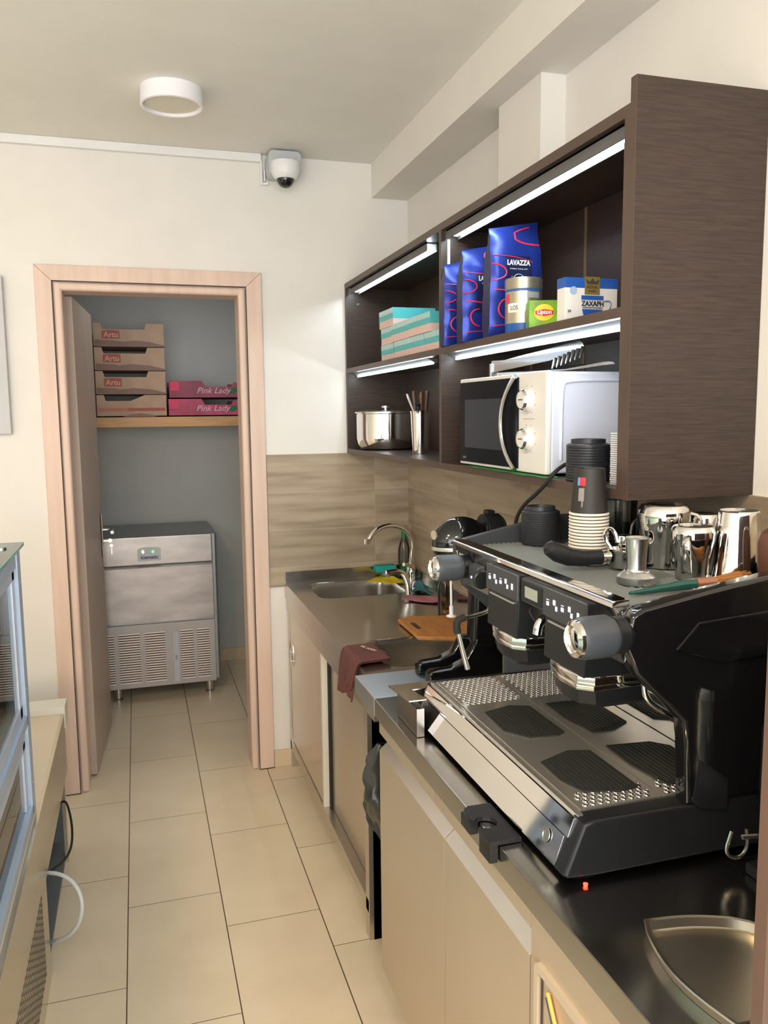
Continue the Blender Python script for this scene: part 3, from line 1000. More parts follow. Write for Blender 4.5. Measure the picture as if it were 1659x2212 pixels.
# bin bag bulging out of the gap
def bagfn(u, v):
    a = u*2*pi
    r = 0.055*math.sin(pi*min(max(v, 0.02), 0.98))**0.6*(1+0.26*math.sin(a*3+v*6)+0.16*math.sin(a*7+v*9)+0.07*math.sin(a*13-v*17))
    return (0.625+r*math.cos(a)*1.0, 2.10+r*math.sin(a)*1.25+0.02*math.sin(v*8), 0.415+0.275*v)
m_ = MB().sheet(bagfn, 30, 22)
tag(obj('bin_bag', m_, mat('grey_plastic_bag', (0.040, 0.042, 0.038), 0.33, bump=0.8, bscale=30), angle=60), 'crumpled dark grey bin bag bulging out between the sink unit and the counter', 'bag')

# ------------------------------------------------------------------ espresso machine
em = thing('espresso_machine', 'large black and chrome two-group espresso machine on the steel counter', 'espresso machine', (0.88, 1.41, CT))
Y0, Y1 = 1.060, 1.768
m_ = MB().prism([(0.608, 0.897), (0.636, 0.974), (1.15, 0.974), (1.15, 0.897)], 'y', Y0+0.02, Y1-0.02)
obj('base_body', m_, M_blackpl, em)
# chrome front of the drip tray base with a split line
def onface(t):  # along the slanted face, 0 bottom .. 1 top
    return (0.605+0.028*t, 0.899+0.080*t)
a, b, c_, d = onface(0.0), onface(0.60), onface(0.62), onface(1.0)
m_ = MB()
m_.prism([a, b, (b[0]+0.006, b[1]-0.002), (a[0]+0.006, a[1])], 'y', Y0+0.032, Y1-0.010, 0, 0.001)
m_.prism([c_, d, (d[0]+0.02, d[1]), (c_[0]+0.006, c_[1])], 'y', Y0+0.022, Y1-0.010, 0, 0.0012)
m_.prism([(a[0], a[1]), (a[0]+0.007, a[1]), (a[0]+0.009, a[1]-0.010), (a[0]+0.003, a[1]-0.006)], 'y', Y0+0.032, Y1-0.010)
ft = obj('front_trim', m_, M_chrome, em)
q = MB().lathe([(0.0115, 0), (0.0115, 0.0015), (0.009, 0.0015), (0.009, 0.0005)], (0.6135, 1.135, 0.928), 24, (-0.94, 0, 0.34))
obj('round_badge', q, M_satin, ft)
# side base blocks
for (ya, yb) in ((Y0-0.002, Y0+0.036), (Y1-0.014, Y1+0.008)):
    prf = [(0.606, 0.897), (0.612, 0.886), (0.66, 0.876), (1.15, 0.884), (1.15, 0.980), (0.88, 0.982), (0.70, 0.980), (0.650, 0.984), (0.637, 0.978)]
    prf = [(x, max(z, 0.897) if x < 0.61 else z) for x, z in prf]
    prf = [(0.604, 0.899), (0.612, 0.893), (0.66, 0.890), (1.15, 0.892), (1.15, 0.980), (0.88, 0.983), (0.66, 0.983), (0.638, 0.980)]
    obj('base_end', MB().prism(prf, 'y', ya, yb, 0, 0.007, 3), M_blackpl, em)
for x, y in ((0.665, 1.11), (0.665, 1.72), (1.08, 1.11), (1.08, 1.72)):
    obj('foot', MB().lathe([(0.022, 0.0), (0.024, 0.004), (0.020, 0.018)], (x, y, CT+0.0005), 20), M_rubber, em)
# tray plates
m_ = MB()
m_.box(0.652, 0.8035, Y0+0.036, Y1-0.014, 0.976, 0.9845, bev=0.001)
m_.box(0.8055, 0.962, Y0+0.036, Y1-0.014, 0.976, 0.9845, bev=0.001)
m_.box(0.640, 0.650, Y0+0.022, Y1-0.012, 0.974, 0.983, bev=0.001)
tr = obj('drip_tray', m_, mat('tray_chrome', (0.72, 0.69, 0.63), 0.22, 0.85), em)
def holes(x0, x1, y0, y1, nx, ny):
    hm = MB()
    for i in range(nx):
        for j in range(ny):
            x = x0+(x1-x0)*(i+0.5*(j % 2))/(nx-0.5)
            y = y0+(y1-y0)*j/(ny-1)
            if x > 0.955:
                continue
            hm.lathe([(0.0062, 0), (0.0052, 0.0016), (0.0042, 0.0012), (0.0038, 0.0)], (x, y, 0.9845), 10, mis=[0, 0, 0, 1], cap=False)
            hm.lathe([(0.0040, 0.0006), (0, 0.0006)], (x, y, 0.9845), 10, mi=1, cap=False)
    obj('drain_holes', hm, [M_chrome, M_joint], tr)
holes(0.668, 0.790, 1.592, 1.742, 10, 13)
holes(0.822, 0.948, 1.592, 1.742, 10, 13)
holes(0.668, 0.790, 1.106, 1.142, 9, 4)
holes(0.822, 0.948, 1.106, 1.142, 9, 4)
def pad(pts, lab=None):
    q = MB()
    q.prism(pts, 'z', 0.9835, 0.9875, 0, 0.001)
    p = obj('cup_pad', q, M_rubber, tr)
    q = MB()
    ymin, ymax = min(p_[1] for p_ in pts), max(p_[1] for p_ in pts)
    xmin, xmax = min(p_[0] for p_ in pts), max(p_[0] for p_ in pts)
    n = 11
    for i in range(n):
        x = xmin+0.012+(xmax-xmin-0.024)*i/(n-1)
        # clip the rib to the polygon
        ys = []
        for k_ in range(len(pts)):
            A, B = pts[k_], pts[(k_+1) % len(pts)]
            if (A[0]-x)*(B[0]-x) < 0:
                ys.append(A[1]+(B[1]-A[1])*(x-A[0])/(B[0]-A[0]))
        if len(ys) == 2 and abs(ys[0]-ys[1]) > 0.03:
            q.box(x-0.0014, x+0.0014, min(ys)+0.010, max(ys)-0.010, 0.987, 0.9888)
    obj('ribs', q, mat('pad_rib', (0.026, 0.030, 0.027), 0.5), p)
def padshape(xa, xb, yc, hl, ht):
    xm = (xa+xb)/2
    return [(xa, yc-hl*0.55), (xm-0.006, yc-hl), (xm+0.012, yc-hl), (xb, yc-hl*0.9), (xb, yc+hl*0.55), (xm+0.01, yc+hl), (xm-0.03, yc+hl), (xa, yc+hl*0.78)]
pad([(0.679, 1.532), (0.745, 1.552), (0.786, 1.535), (0.786, 1.385), (0.764, 1.372), (0.706, 1.380), (0.674, 1.425)])
pad([(0.826, 1.540), (0.905, 1.535), (0.932, 1.500), (0.932, 1.392), (0.885, 1.365), (0.836, 1.366), (0.822, 1.450)])
pad([(0.674, 1.272), (0.745, 1.302), (0.786, 1.290), (0.786, 1.135), (0.755, 1.126), (0.688, 1.145), (0.672, 1.195)])
pad([(0.826, 1.300), (0.915, 1.290), (0.941, 1.262), (0.938, 1.170), (0.885, 1.126), (0.836, 1.124), (0.822, 1.215)])
# rear plates
m_ = MB().box(0.964, 0.985, Y0+0.036, Y1-0.014, 0.974, 1.235)
bs = obj('backsplash', m_, M_chrome, em)
obj('orange_button', MB().lathe([(0.011, 0), (0.011, -0.004), (0.007, -0.005)], (0.964, 1.268, 1.015), 20, 'x'), M_orange, bs)
obj('small_socket', MB().box(0.962, 0.9645, 1.222, 1.240, 1.004, 1.026, bev=0.001), mat('socket_brown', (0.18, 0.13, 0.10), 0.4), bs)
# upper body
m_ = MB()
m_.prism([(0.722, 1.300), (0.745, 1.215), (0.800, 1.190), (1.15, 1.190), (1.15, 1.286), (0.74, 1.286)], 'y', Y0+0.03, Y1-0.010)
m_.box(0.985, 1.15, Y0+0.03, Y1-0.01, 0.974, 1.19)
obj('upper_body', m_, mat('body_steel', (0.45, 0.43, 0.40), 0.3, 0.8), em)
m_ = MB().prism([(0.704, 1.311), (0.730, 1.214), (0.746, 1.214), (0.722, 1.311)], 'y', Y0+0.028, Y1-0.004, 0, 0.001)
fp = obj('front_panel', m_, M_chrome, em)
m_ = MB().prism([(0.698, 1.311), (0.698, 1.318), (0.704, 1.322), (0.728, 1.322), (0.728, 1.311)], 'y', Y0+0.028, Y1-0.002, 0, 0.0015)
obj('front_rail', m_, M_chrome, em)
# logo plate
u_ = Vector((-0.026, 0, 0.097)).normalized()
m_ = MB()
lp = MB().prism([(0.7025, 1.309), (0.7135, 1.268), (0.7155, 1.269), (0.7045, 1.310)], 'y', 1.668, 1.766, 0, 0.0005)
lpo = obj('logo_plate', lp, M_blackpl, em)
text('lettering', 'RANCILIO', 0.02, (0.7068, 1.712, 1.289), (0, -1, 0), tuple(u_), mat('logo_white', (0.75, 0.75, 0.75), 0.4), lpo, width=0.056, bold=0.0004)
text('logo_mark', 'X', 0.02, (0.7066, 1.753, 1.289), (0, -1, 0), tuple(u_), mat('logo_white', (0.75, 0.75, 0.75), 0.4), lpo, width=0.011, height=0.017)
# ribbed mat on top and the raised rim
m_ = MB()
n = 33
xs0, xs1 = 0.732, 1.135
poly = [(xs0, 1.290)]
for i in range(n):
    x = xs0+(xs1-xs0)*i/n
    poly += [(x, 1.3040), (x+(xs1-xs0)/n*0.5, 1.3085)]
poly += [(xs1, 1.3040), (xs1, 1.290)]
m_.prism(poly, 'y', Y0+0.036, Y1-0.014)
obj('cup_mat', m_, M_mat, em, angle=20)
m_ = MB()
m_.box(1.136, 1.152, Y0+0.03, Y1-0.008, 1.286, 1.345, bev=0.004)
obj('rear_rim', m_, M_blackpl, em)
# side panels
side_prof = [(0.704, 1.270), (0.702, 1.256), (0.724, 1.210), (0.770, 1.165), (0.812, 1.124), (0.817, 1.09), (0.822, 0.985), (1.15, 0.980), (1.15, 1.362), (0.963, 1.350), (0.85, 1.334), (0.731, 1.314), (0.712, 1.302)]
def side(ya, yb, bev, nm):
    return obj(nm, MB().prism(side_prof, 'y', ya, yb, 0, bev, 3), M_blackgl, em)
s1 = side(Y0-0.006, Y0+0.030, 0.008, 'side_panel')
m_ = MB().prism([(0.79, 1.245), (0.83, 1.285), (1.14, 1.305), (1.14, 1.235), (0.88, 1.215)], 'y', Y0-0.010, Y0-0.004, 0, 0.003)
obj('raised_field', m_, M_blackgl, s1)
m_ = MB().prism([(0.83, 0.99), (0.845, 0.975), (0.90, 0.965), (0.90, 1.02), (0.84, 1.06)], 'y', Y0-0.008, Y0+0.03, 0, 0.004)
obj('side_foot', m_, M_blackpl, s1)
side_prof2 = [(0.702, 1.262), (0.724, 1.210), (0.790, 1.150), (0.83, 1.12), (0.835, 0.985), (1.15, 0.980), (1.15, 1.368), (0.945, 1.368), (0.861, 1.350), (0.701, 1.318)]
obj('side_panel', MB().prism(side_prof2, 'y', Y1-0.012, Y1+0.004, 0, 0.003), M_darkgrey, em)

# group heads
def group_head(yc):
    hw = 0.071
    g = MB()
    # upper slab carrying the buttons, slanted slightly
    g.prism([(0.690, 1.304), (0.688, 1.252), (0.686, 1.180), (0.80, 1.180), (0.735, 1.240), (0.715, 1.304)], 'y', yc-hw, yc+hw, 0, 0.003)
    G = obj('group_head', g, M_blackpl, em)
    q = MB().box(0.6835, 0.6905, yc-hw-0.002, yc+hw+0.002, 1.254, 1.306, bev=0.003)
    kp = obj('keypad', q, M_darkgrey, G)
    q = MB()
    for k_ in range(5):
        y = yc+0.052-0.026*k_
        if k_ in (0, 2):
            q.box(0.6825, 0.6838, y-0.004, y+0.004, 1.276, 1.283).box(0.6825, 0.6838, y-0.004, y+0.004, 1.286, 1.287)
        elif k_ in (1, 3):
            q.box(0.6825, 0.6838, y-0.001, y+0.006, 1.281, 1.290).box(0.6825, 0.6838, y-0.008, y-0.002, 1.272, 1.280)
        else:
            q.box(0.6825, 0.6838, y-0.003, y-0.001, 1.274, 1.286).box(0.6825, 0.6838, y+0.001, y+0.003, 1.274, 1.286)
    obj('button_icons', q, M_ledwhite, kp)
    obj('keypad_trim', MB().box(0.684, 0.688, yc-hw*0.75, yc+hw*0.75, 1.246, 1.2495), M_alu, G)
    # chrome ring
    def hexa(s_, dx=0.0):
        return [(0.800+dx, yc-hw*s_), (0.705+dx, yc-hw*s_), (0.684+dx, yc-hw*0.72*s_), (0.680+dx, yc), (0.690+dx, yc+hw*0.72*s_), (0.715+dx, yc+hw*s_), (0.800+dx, yc+hw*s_)]
    q = MB()
    q.prism(hexa(1.02), 'z', 1.163, 1.181, 0, 0.004, 3)
    q.prism(hexa(0.98), 'z', 1.155, 1.165, 0, 0.002)
    obj('chrome_band', q, M_chrome, G)
    # lower black bowl, tapering
    q = MB()
    A = [q.bm.verts.new((x, y, 1.156)) for x, y in hexa(0.97, 0.003)]
    B = [q.bm.verts.new((x, y, 1.130)) for x, y in hexa(0.90, 0.008)]
    C2 = [q.bm.verts.new((0.755+(x-0.755)*0.8, yc+(y-yc)*0.75, 1.118)) for x, y in hexa(0.90, 0.012)]
    n_ = len(A)
    for P_, Q_ in ((A, B), (B, C2)):
        for i in range(n_):
            q.bm.faces.new((P_[i], P_[(i+1) % n_], Q_[(i+1) % n_], Q_[i]))
    q.bm.faces.new(C2)
    q.bm.faces.new(A[::-1])
    bmesh.ops.recalc_face_normals(q.bm, faces=q.bm.faces)
    obj('brew_bowl', q, M_blackpl, G)
group_head(1.466)
group_head(1.218)
# display between the groups
q = MB().box(0.690, 0.716, 1.291, 1.393, 1.256, 1.304, bev=0.006)
dsp = obj('display_unit', q, M_darkgrey, em)
q = MB().box(0.688, 0.6915, 1.300, 1.384, 1.262, 1.299, bev=0.002)
obj('bezel', q, M_blackpl, dsp)
obj('screen', MB().box(0.6865, 0.6885, 1.318, 1.366, 1.270, 1.291), M_lcd, dsp)
# hot water spout and dangling probe lead between the groups
obj('hot_water_spout', MB().tube([(0.735, 1.335, 1.235), (0.715, 1.335, 1.235), (0.700, 1.335, 1.225), (0.697, 1.335, 1.205)], 0.009, 12, smooth=2), M_chrome, em)
obj('probe_lead', MB().tube([(0.735, 1.385, 1.250), (0.70, 1.380, 1.244), (0.705, 1.365, 1.225), (0.725, 1.35, 1.20)], 0.0022, 8, smooth=2), M_rubber, em)
# power module left
q = MB().box(0.690, 0.712, 1.600, 1.650, 1.236, 1.286, bev=0.006)
pm = obj('power_switch', q, M_darkgrey, em)
obj('switch_disc', MB().lathe([(0.020, 0), (0.021, 0.006), (0.017, 0.009)], (0.700, 1.600, 1.258), 24, (0, -1, 0)), M_blackpl, pm)
obj('indicator', MB().lathe([(0.003, 0), (0.003, -0.0015)], (0.6895, 1.628, 1.258), 10, 'x'), M_ledwhite, pm)
# steam knobs
def knob(yc, z, xf, r):
    q = MB().lathe([(r*0.80, 0.062), (r*1.0, 0.050), (r*1.0, 0.010), (r*0.92, 0.0)], (xf, yc, z), 36, 'x')
    K = obj('steam_knob', q, M_knob, em)
    q = MB().lathe([(r*0.90, 0.001), (r*0.86, -0.006), (r*0.66, -0.010), (r*0.6, -0.004), (r*0.45, -0.006), (0, -0.007)], (xf, yc, z), 36, 'x')
    obj('knob_cap', q, M_chrome, K)
    q = MB().lathe([(r*0.70, 0.058), (r*0.88, 0.062), (r*0.88, 0.078), (r*0.6, 0.09)], (xf, yc, z), 28, 'x')
    obj('knob_collar', q, M_blackpl, K)
knob(1.690, 1.270, 0.628, 0.030)
knob(1.062+0.012, 1.272, 0.628, 0.033)
# steam wands
q = MB().tube([(0.775, 1.715, 1.195), (0.778, 1.72, 1.160), (0.760, 1.72, 1.150), (0.707, 1.72, 1.143)], 0.0055, 12, smooth=2)
W = obj('steam_wand', q, M_chrome, em)
obj('rubber_grip', MB().tube([(0.712, 1.72, 1.144), (0.695, 1.72, 1.140), (0.690, 1.72, 1.128), (0.694, 1.72, 1.108)], 0.0085, 12, smooth=2), M_rubber, W)
obj('wand_tip', MB().tube([(0.693, 1.72, 1.115), (0.706, 1.72, 1.065), (0.719, 1.72, 1.020)], [0.0055, 0.0065], 12), M_satin, W)
q = MB().tube([(0.745, 1.115, 1.225), (0.765, 1.115, 1.205), (0.774, 1.112, 1.185), (0.776, 1.110, 1.152), (0.795, 1.108, 1.132), (0.836, 1.106, 1.110)], 0.0055, 12, smooth=2)
W = obj('steam_wand', q, M_chrome, em)
q = MB()
pp = [(0.832, 1.106, 1.112), (0.846, 1.106, 1.100), (0.854, 1.106, 1.085), (0.857, 1.106, 1.068)]
q.tube(pp, 0.008, 12, smooth=1)
for i in range(7):
    t = i/6*3
    k_ = min(int(t), 2)
    p_ = Vector(pp[k_]).lerp(Vector(pp[k_+1]), t-k_)
    d_ = (Vector(pp[k_+1])-Vector(pp[k_])).normalized()
    q.lathe([(0.008, -0.0018), (0.0098, 0), (0.008, 0.0018)], p_, 14, tuple(d_))
obj('rubber_grip', q, M_rubber, W)
obj('wand_tip', MB().tube([(0.856, 1.106, 1.070), (0.862, 1.106, 1.03), (0.868, 1.106, 0.995), (0.868, 1.106, 0.968)], [0.0055, 0.0065], 12), M_chrome, W)
obj('red_glint', MB().lathe([(0.004, 0), (0.003, -0.004)], (0.640, 1.055, 0.884), 12), M_redglow, em)  # added glowing dot standing for the red light streak on the counter

# ------------------------------------------------------------------ things on top of the machine
ORD = ['lowest', 'second', 'third', 'fourth', 'fifth', 'sixth', 'seventh', 'eighth', 'ninth', 'tenth', 'eleventh', 'twelfth', 'thirteenth', 'fourteenth', 'fifteenth', 'sixteenth', 'seventeenth', 'eighteenth', 'nineteenth', 'twentieth', 'twenty-first', 'twenty-second', 'twenty-third', 'twenty-fourth']
def rank(i):
    return 'lowest' if i == 0 else ORD[i]+' from the bottom'
TOPZ = 1.3088
def lid_mb(x, y, z, r=0.0430):
    return MB().lathe([(r, 0.0), (r*1.03, 0.002), (r*1.03, 0.006), (r*0.98, 0.008), (r*0.96, 0.013), (r*0.86, 0.0145), (r*0.84, 0.006), (0, 0.006)], (x, y, z), 40, cap=False)
def cup_mb(x, y, z):
    """upside-down paper cup, black outside with a white rolled rim"""
    return MB().lathe([(0.0370, 0.003), (0.0395, 0.0005), (0.0405, 0.0026), (0.0395, 0.0047), (0.0372, 0.0052), (0.0372, 0.0052), (0.0300, 0.092), (0.0292, 0.094), (0.0270, 0.093), (0.0265, 0.089), (0.0, 0.089)],
                      (x, y, z), 44, mis=[1, 1, 1, 1, 1, 0, 0, 0, 0, 0], cap=False)
M_cupblk = mat('black_paper', (0.026, 0.023, 0.021), 0.5)
M_cuprim = mat('cup_rim', (0.78, 0.72, 0.62), 0.5)
M_lid = mat('black_lid', (0.025, 0.027, 0.032), 0.35)
lx, ly = 0.947, 1.800
first = tag(obj('cup_lid', lid_mb(lx, ly, TOPZ), M_lid), 'black cup lid on the espresso machine, lowest of the short stack', 'cup lid', 'cup lids stacked on the machine')
lx2, ly2 = 0.8975, 1.7085
first.location = (lx2, ly2, TOPZ)
for k_ in range(1, 13):
    o = first.copy()
    COL.objects.link(o)
    o.location = (lx2, ly2, TOPZ+0.0054*k_)
    o['label'] = 'black cup lid on the espresso machine, '+rank(k_)+' in the short stack'
tl = tag(obj('cup_lid', MB().lathe([(0.0430, 0), (0.0443, 0.002), (0.0443, 0.006), (0.0425, 0.008), (0.040, 0.009), (0.034, 0.010), (0.0335, 0.019), (0.030, 0.019), (0.029, 0.011), (0, 0.011)], (lx2, ly2, TOPZ+0.0054*13), 40, cap=False), M_lid),
         'topmost black cup lid of the short stack on the espresso machine', 'cup lid', 'cup lids stacked on the machine')
cx_, cy2 = 0.874, 1.456
cup0 = tag(obj('paper_cup', cup_mb(cx_, cy2, TOPZ), [M_cupblk, M_cuprim]), 'upturned black paper cup, lowest in the stack', 'paper cup', 'stacked paper cups')
for k_ in range(1, 15):
    o = cup0.copy()
    COL.objects.link(o)
    o.location = (cx_, cy2, TOPZ+0.0066*k_)
    o['label'] = 'upturned black paper cup, '+rank(k_)+' in the stack'
tc_ = thing('paper_cup', 'topmost upturned black paper cup with a red and blue mark', 'paper cup', (cx_, cy2, TOPZ+0.0066*15), 'stacked paper cups')
obj('cup', cup_mb(cx_, cy2, TOPZ+0.0066*15), [M_cupblk, M_cuprim], tc_)
def cup_patch(a0, a1, z0, z1, off=0.0006):
    """patch on the cone of the top cup between two angles"""
    zb = TOPZ+0.0066*15
    def fn(u, v):
        z = z0+(z1-z0)*v
        r = 0.0372+(0.0300-0.0372)*(z-0.0052)/0.0868+off
        a = a0+(a1-a0)*u
        return (cx_+r*math.cos(a), cy2+r*math.sin(a), zb+z)
    return MB().sheet(fn, 6, 2)
camdir = math.atan2(-cy2, -cx_)
obj('red_mark', cup_patch(camdir-0.62, camdir-0.24, 0.061, 0.077), mat('mark_red', (0.75, 0.03, 0.05), 0.5), tc_)
obj('blue_mark', cup_patch(camdir-0.78, camdir-0.62, 0.061, 0.077), mat('mark_blue', (0.05, 0.35, 0.60), 0.5), tc_)
obj('drip_mark', cup_patch(camdir-0.66, camdir-0.30, 0.030, 0.056), mat('mark_grey', (0.25, 0.24, 0.22), 0.6), tc_)
obj('drip_mark_low', cup_patch(camdir-0.44, camdir-0.36, 0.018, 0.032), mat('mark_grey', (0.25, 0.24, 0.22), 0.6), tc_)

# portafilter lying on the mat
pf = thing('portafilter', 'spare portafilter with a black handle lying on top of the espresso machine', 'portafilter', (0.90, 1.44, TOPZ))
q = MB().tube([(0.742, 1.392, 1.360), (0.748, 1.391, 1.357), (0.766, 1.389, 1.347), (0.790, 1.387, 1.337), (0.818, 1.384, 1.333), (0.842, 1.381, 1.3335), (0.856, 1.380, 1.3335)],
               [0.007, 0.0150, 0.0190, 0.0180, 0.0155, 0.0150, 0.0152], 18)
obj('handle', q, M_blackpl, pf)
q = MB().lathe([(0.0085, 0), (0.0085, 0.022)], (0.855, 1.380, 1.3335), 16, (1, -0.15, 0))
obj('neck', q, M_chrome, pf)
q = MB().lathe([(0.018, 0.0), (0.0285, 0.004), (0.030, 0.010), (0.030, 0.030), (0.0318, 0.033), (0.0318, 0.040), (0.028, 0.040), (0.026, 0.02), (0.0, 0.012)], (0.902, 1.372, TOPZ+0.0005), 36)
obj('basket', q, M_chrome, pf)
q = MB().tube([(0.884, 1.385, TOPZ+0.036), (0.876, 1.395, 1.362), (0.872, 1.395, 1.378), (0.882, 1.393, 1.390), (0.892, 1.388, 1.380), (0.894, 1.382, 1.360)], 0.0038, 10, smooth=2)
obj('spring_clip', q, M_chrome, pf)
q = MB().lathe([(0.012, 0), (0.0145, 0.006), (0.0145, 0.024), (0.011, 0.026)], (0.910, 1.378, TOPZ+0.040), 20)
obj('spout', q, M_chrome, pf)

# tamper
tp = thing('tamper', 'steel coffee tamper with a flared grip at the front of the machine top', 'tamper', (0.847, 1.248, TOPZ))
obj('base', MB().lathe([(0.033, 0), (0.034, 0.002), (0.034, 0.013), (0.032, 0.015), (0.024, 0.021), (0.020, 0.023)], (0.847, 1.248, TOPZ), 40), M_satin, tp)
obj('grip', MB().lathe([(0.020, 0.022), (0.0172, 0.027), (0.0180, 0.050), (0.0195, 0.072), (0.0212, 0.082), (0.0200, 0.083), (0.017, 0.079), (0, 0.076)], (0.847, 1.248, TOPZ), 36), M_satin, tp)

# milk pitchers and shakers
def pitcher(label, x, y, rb, rt, h, hang, upside=True, nm='milk_pitcher', cat='pitcher', spoutA=None):
    t = thing(nm, label, cat, (x, y, TOPZ), 'steel pitchers on the machine')
    if upside:
        prof = [(rb*0.985, 0.0), (rb, 0.001), (rb*0.998, h*0.35), (rb*0.985, h*0.6), (rt*1.02, h*0.9), (rt, h*0.965), (rt*0.93, h*0.995), (rt*0.80, h), (rt*0.74, h-0.004), (0, h-0.004)]
    q = MB().lathe(prof, (x, y, TOPZ+0.0005), 44)
    if spoutA is not None:
        for v in q.bm.verts:
            dz = v.co.z-TOPZ
            a = math.atan2(v.co.y-y, v.co.x-x)
            w = max(0, math.cos(a-spoutA))**10
            k2 = max(0, 1-dz/(0.45*h))
            rr = 1+0.22*w*k2
            v.co.x = x+(v.co.x-x)*rr
            v.co.y = y+(v.co.y-y)*rr
    obj('bowl', q, M_chrome, t)
    return t
def upturned(prof, x, y, label, nm='milk_pitcher', cat='pitcher', spout=None):
    t = thing(nm, label, cat, (x, y, TOPZ), 'steel pitchers on the machine')
    q = MB().lathe(prof, (x, y, TOPZ+0.0005), 48)
    if spout is not None:
        for v in q.bm.verts:
            dz = v.co.z-TOPZ
            a = math.atan2(v.co.y-y, v.co.x-x)
            w = max(0, math.cos(a-spout))**8
            rr = 1+0.20*w*max(0, 1-dz/0.07)
            v.co.x = x+(v.co.x-x)*rr
            v.co.y = y+(v.co.y-y)*rr
    obj('bowl', q, M_chrome, t)
    return t
def belly(rm, rb, h):
    return [(rm*0.95, 0.0), (rm, 0.001), (rm*0.99, h*0.18), (rm*1.04, h*0.36), (rb*0.93, h*0.58), (rb, h*0.76), (rb, h*0.88), (rb*0.96, h*0.95), (rb*0.86, h*0.99), (rb*0.70, h), (rb*0.62, h-0.003), (0, h-0.003)]
p1_ = upturned(belly(0.038, 0.0500, 0.124), 0.988, 1.368, 'large upturned steel milk pitcher, widest on the machine', spout=2.6)
q = MB().tube([(1.030, 1.350, TOPZ+0.108), (1.052, 1.335, TOPZ+0.100), (1.050, 1.334, TOPZ+0.05), (1.022, 1.350, TOPZ+0.02)], 0.005, 10, smooth=2, flat=0.5)
obj('handle', q, M_chrome, p1_)
p2_ = upturned(belly(0.0300, 0.0390, 0.098), 0.968, 1.252, 'small upturned steel milk pitcher with a strap handle facing the front')
q = MB().tube([(0.938, 1.228, TOPZ+0.082), (0.922, 1.212, TOPZ+0.083), (0.918, 1.206, TOPZ+0.068), (0.925, 1.210, TOPZ+0.028), (0.946, 1.232, TOPZ+0.014)], 0.0075, 8, smooth=2, flat=0.35)
obj('handle', q, M_chrome, p2_)
t = thing('shaker_cup', 'tall tapered steel shaker cup standing upside down at the right', 'shaker', (1.052, 1.240, TOPZ), 'steel pitchers on the machine')
obj('cup', MB().lathe([(0.0500, 0.0), (0.0508, 0.002), (0.0495, 0.006), (0.0370, 0.116), (0.0360, 0.122), (0.033, 0.124), (0.030, 0.121), (0, 0.121)], (1.050, 1.232, TOPZ+0.0005), 48), M_chrome, t)
t = upturned([(0.044, 0.0), (0.044, 0.06), (0.040, 0.092), (0.036, 0.100), (0, 0.098)], 1.080, 1.520, 'upturned steel pitcher behind the large one, only its base showing')
t = upturned([(0.034, 0.0), (0.036, 0.002), (0.036, 0.07), (0.033, 0.093), (0.029, 0.100), (0, 0.098)], 1.085, 1.375, 'low upturned steel pitcher half hidden behind the tall shaker')
# clear blending jug behind
t = thing('plastic_jug', 'clear plastic jug with a black lid behind the paper cups', 'jug', (1.06, 1.640, TOPZ))
obj('body', MB().lathe([(0.040, 0.0), (0.042, 0.002), (0.044, 0.105), (0.042, 0.107), (0.040, 0.10), (0.038, 0.01), (0, 0.008)], (1.06, 1.640, TOPZ+0.0005), 36), M_jug, t)
obj('lid', MB().lathe([(0.045, 0.106), (0.046, 0.108), (0.046, 0.116), (0.040, 0.120), (0, 0.12)], (1.06, 1.640, TOPZ+0.0005), 36), M_blackpl, t)
q = MB().tube([(0.985, 1.475, TOPZ+0.004), (0.985, 1.475, 1.36), (0.989, 1.475, 1.382), (1.010, 1.475, 1.398)], 0.0028, 8, smooth=1)
tag(obj('bent_spoon', q, M_satin), 'thin bent metal spoon handle upright between the cups and the large pitcher', 'spoon')
# wooden pestle-like tamper at the right edge
t = thing('wood_tamper', 'dark brown rounded wooden grip standing at the right edge of the machine top', 'tamper', (1.036, 1.128, TOPZ))
obj('grip', MB().lathe([(0.017, 0.006), (0.021, 0.014), (0.026, 0.05), (0.027, 0.08), (0.022, 0.097), (0.012, 0.104), (0, 0.106)], (1.036, 1.128, TOPZ+0.0004), 32), mat('dark_wood', (0.11, 0.045, 0.028), 0.4, var=0.15), t)
obj('foot', MB().lathe([(0.026, 0.0), (0.026, 0.008), (0.018, 0.010)], (1.036, 1.128, TOPZ+0.0004), 32), M_satin, t)
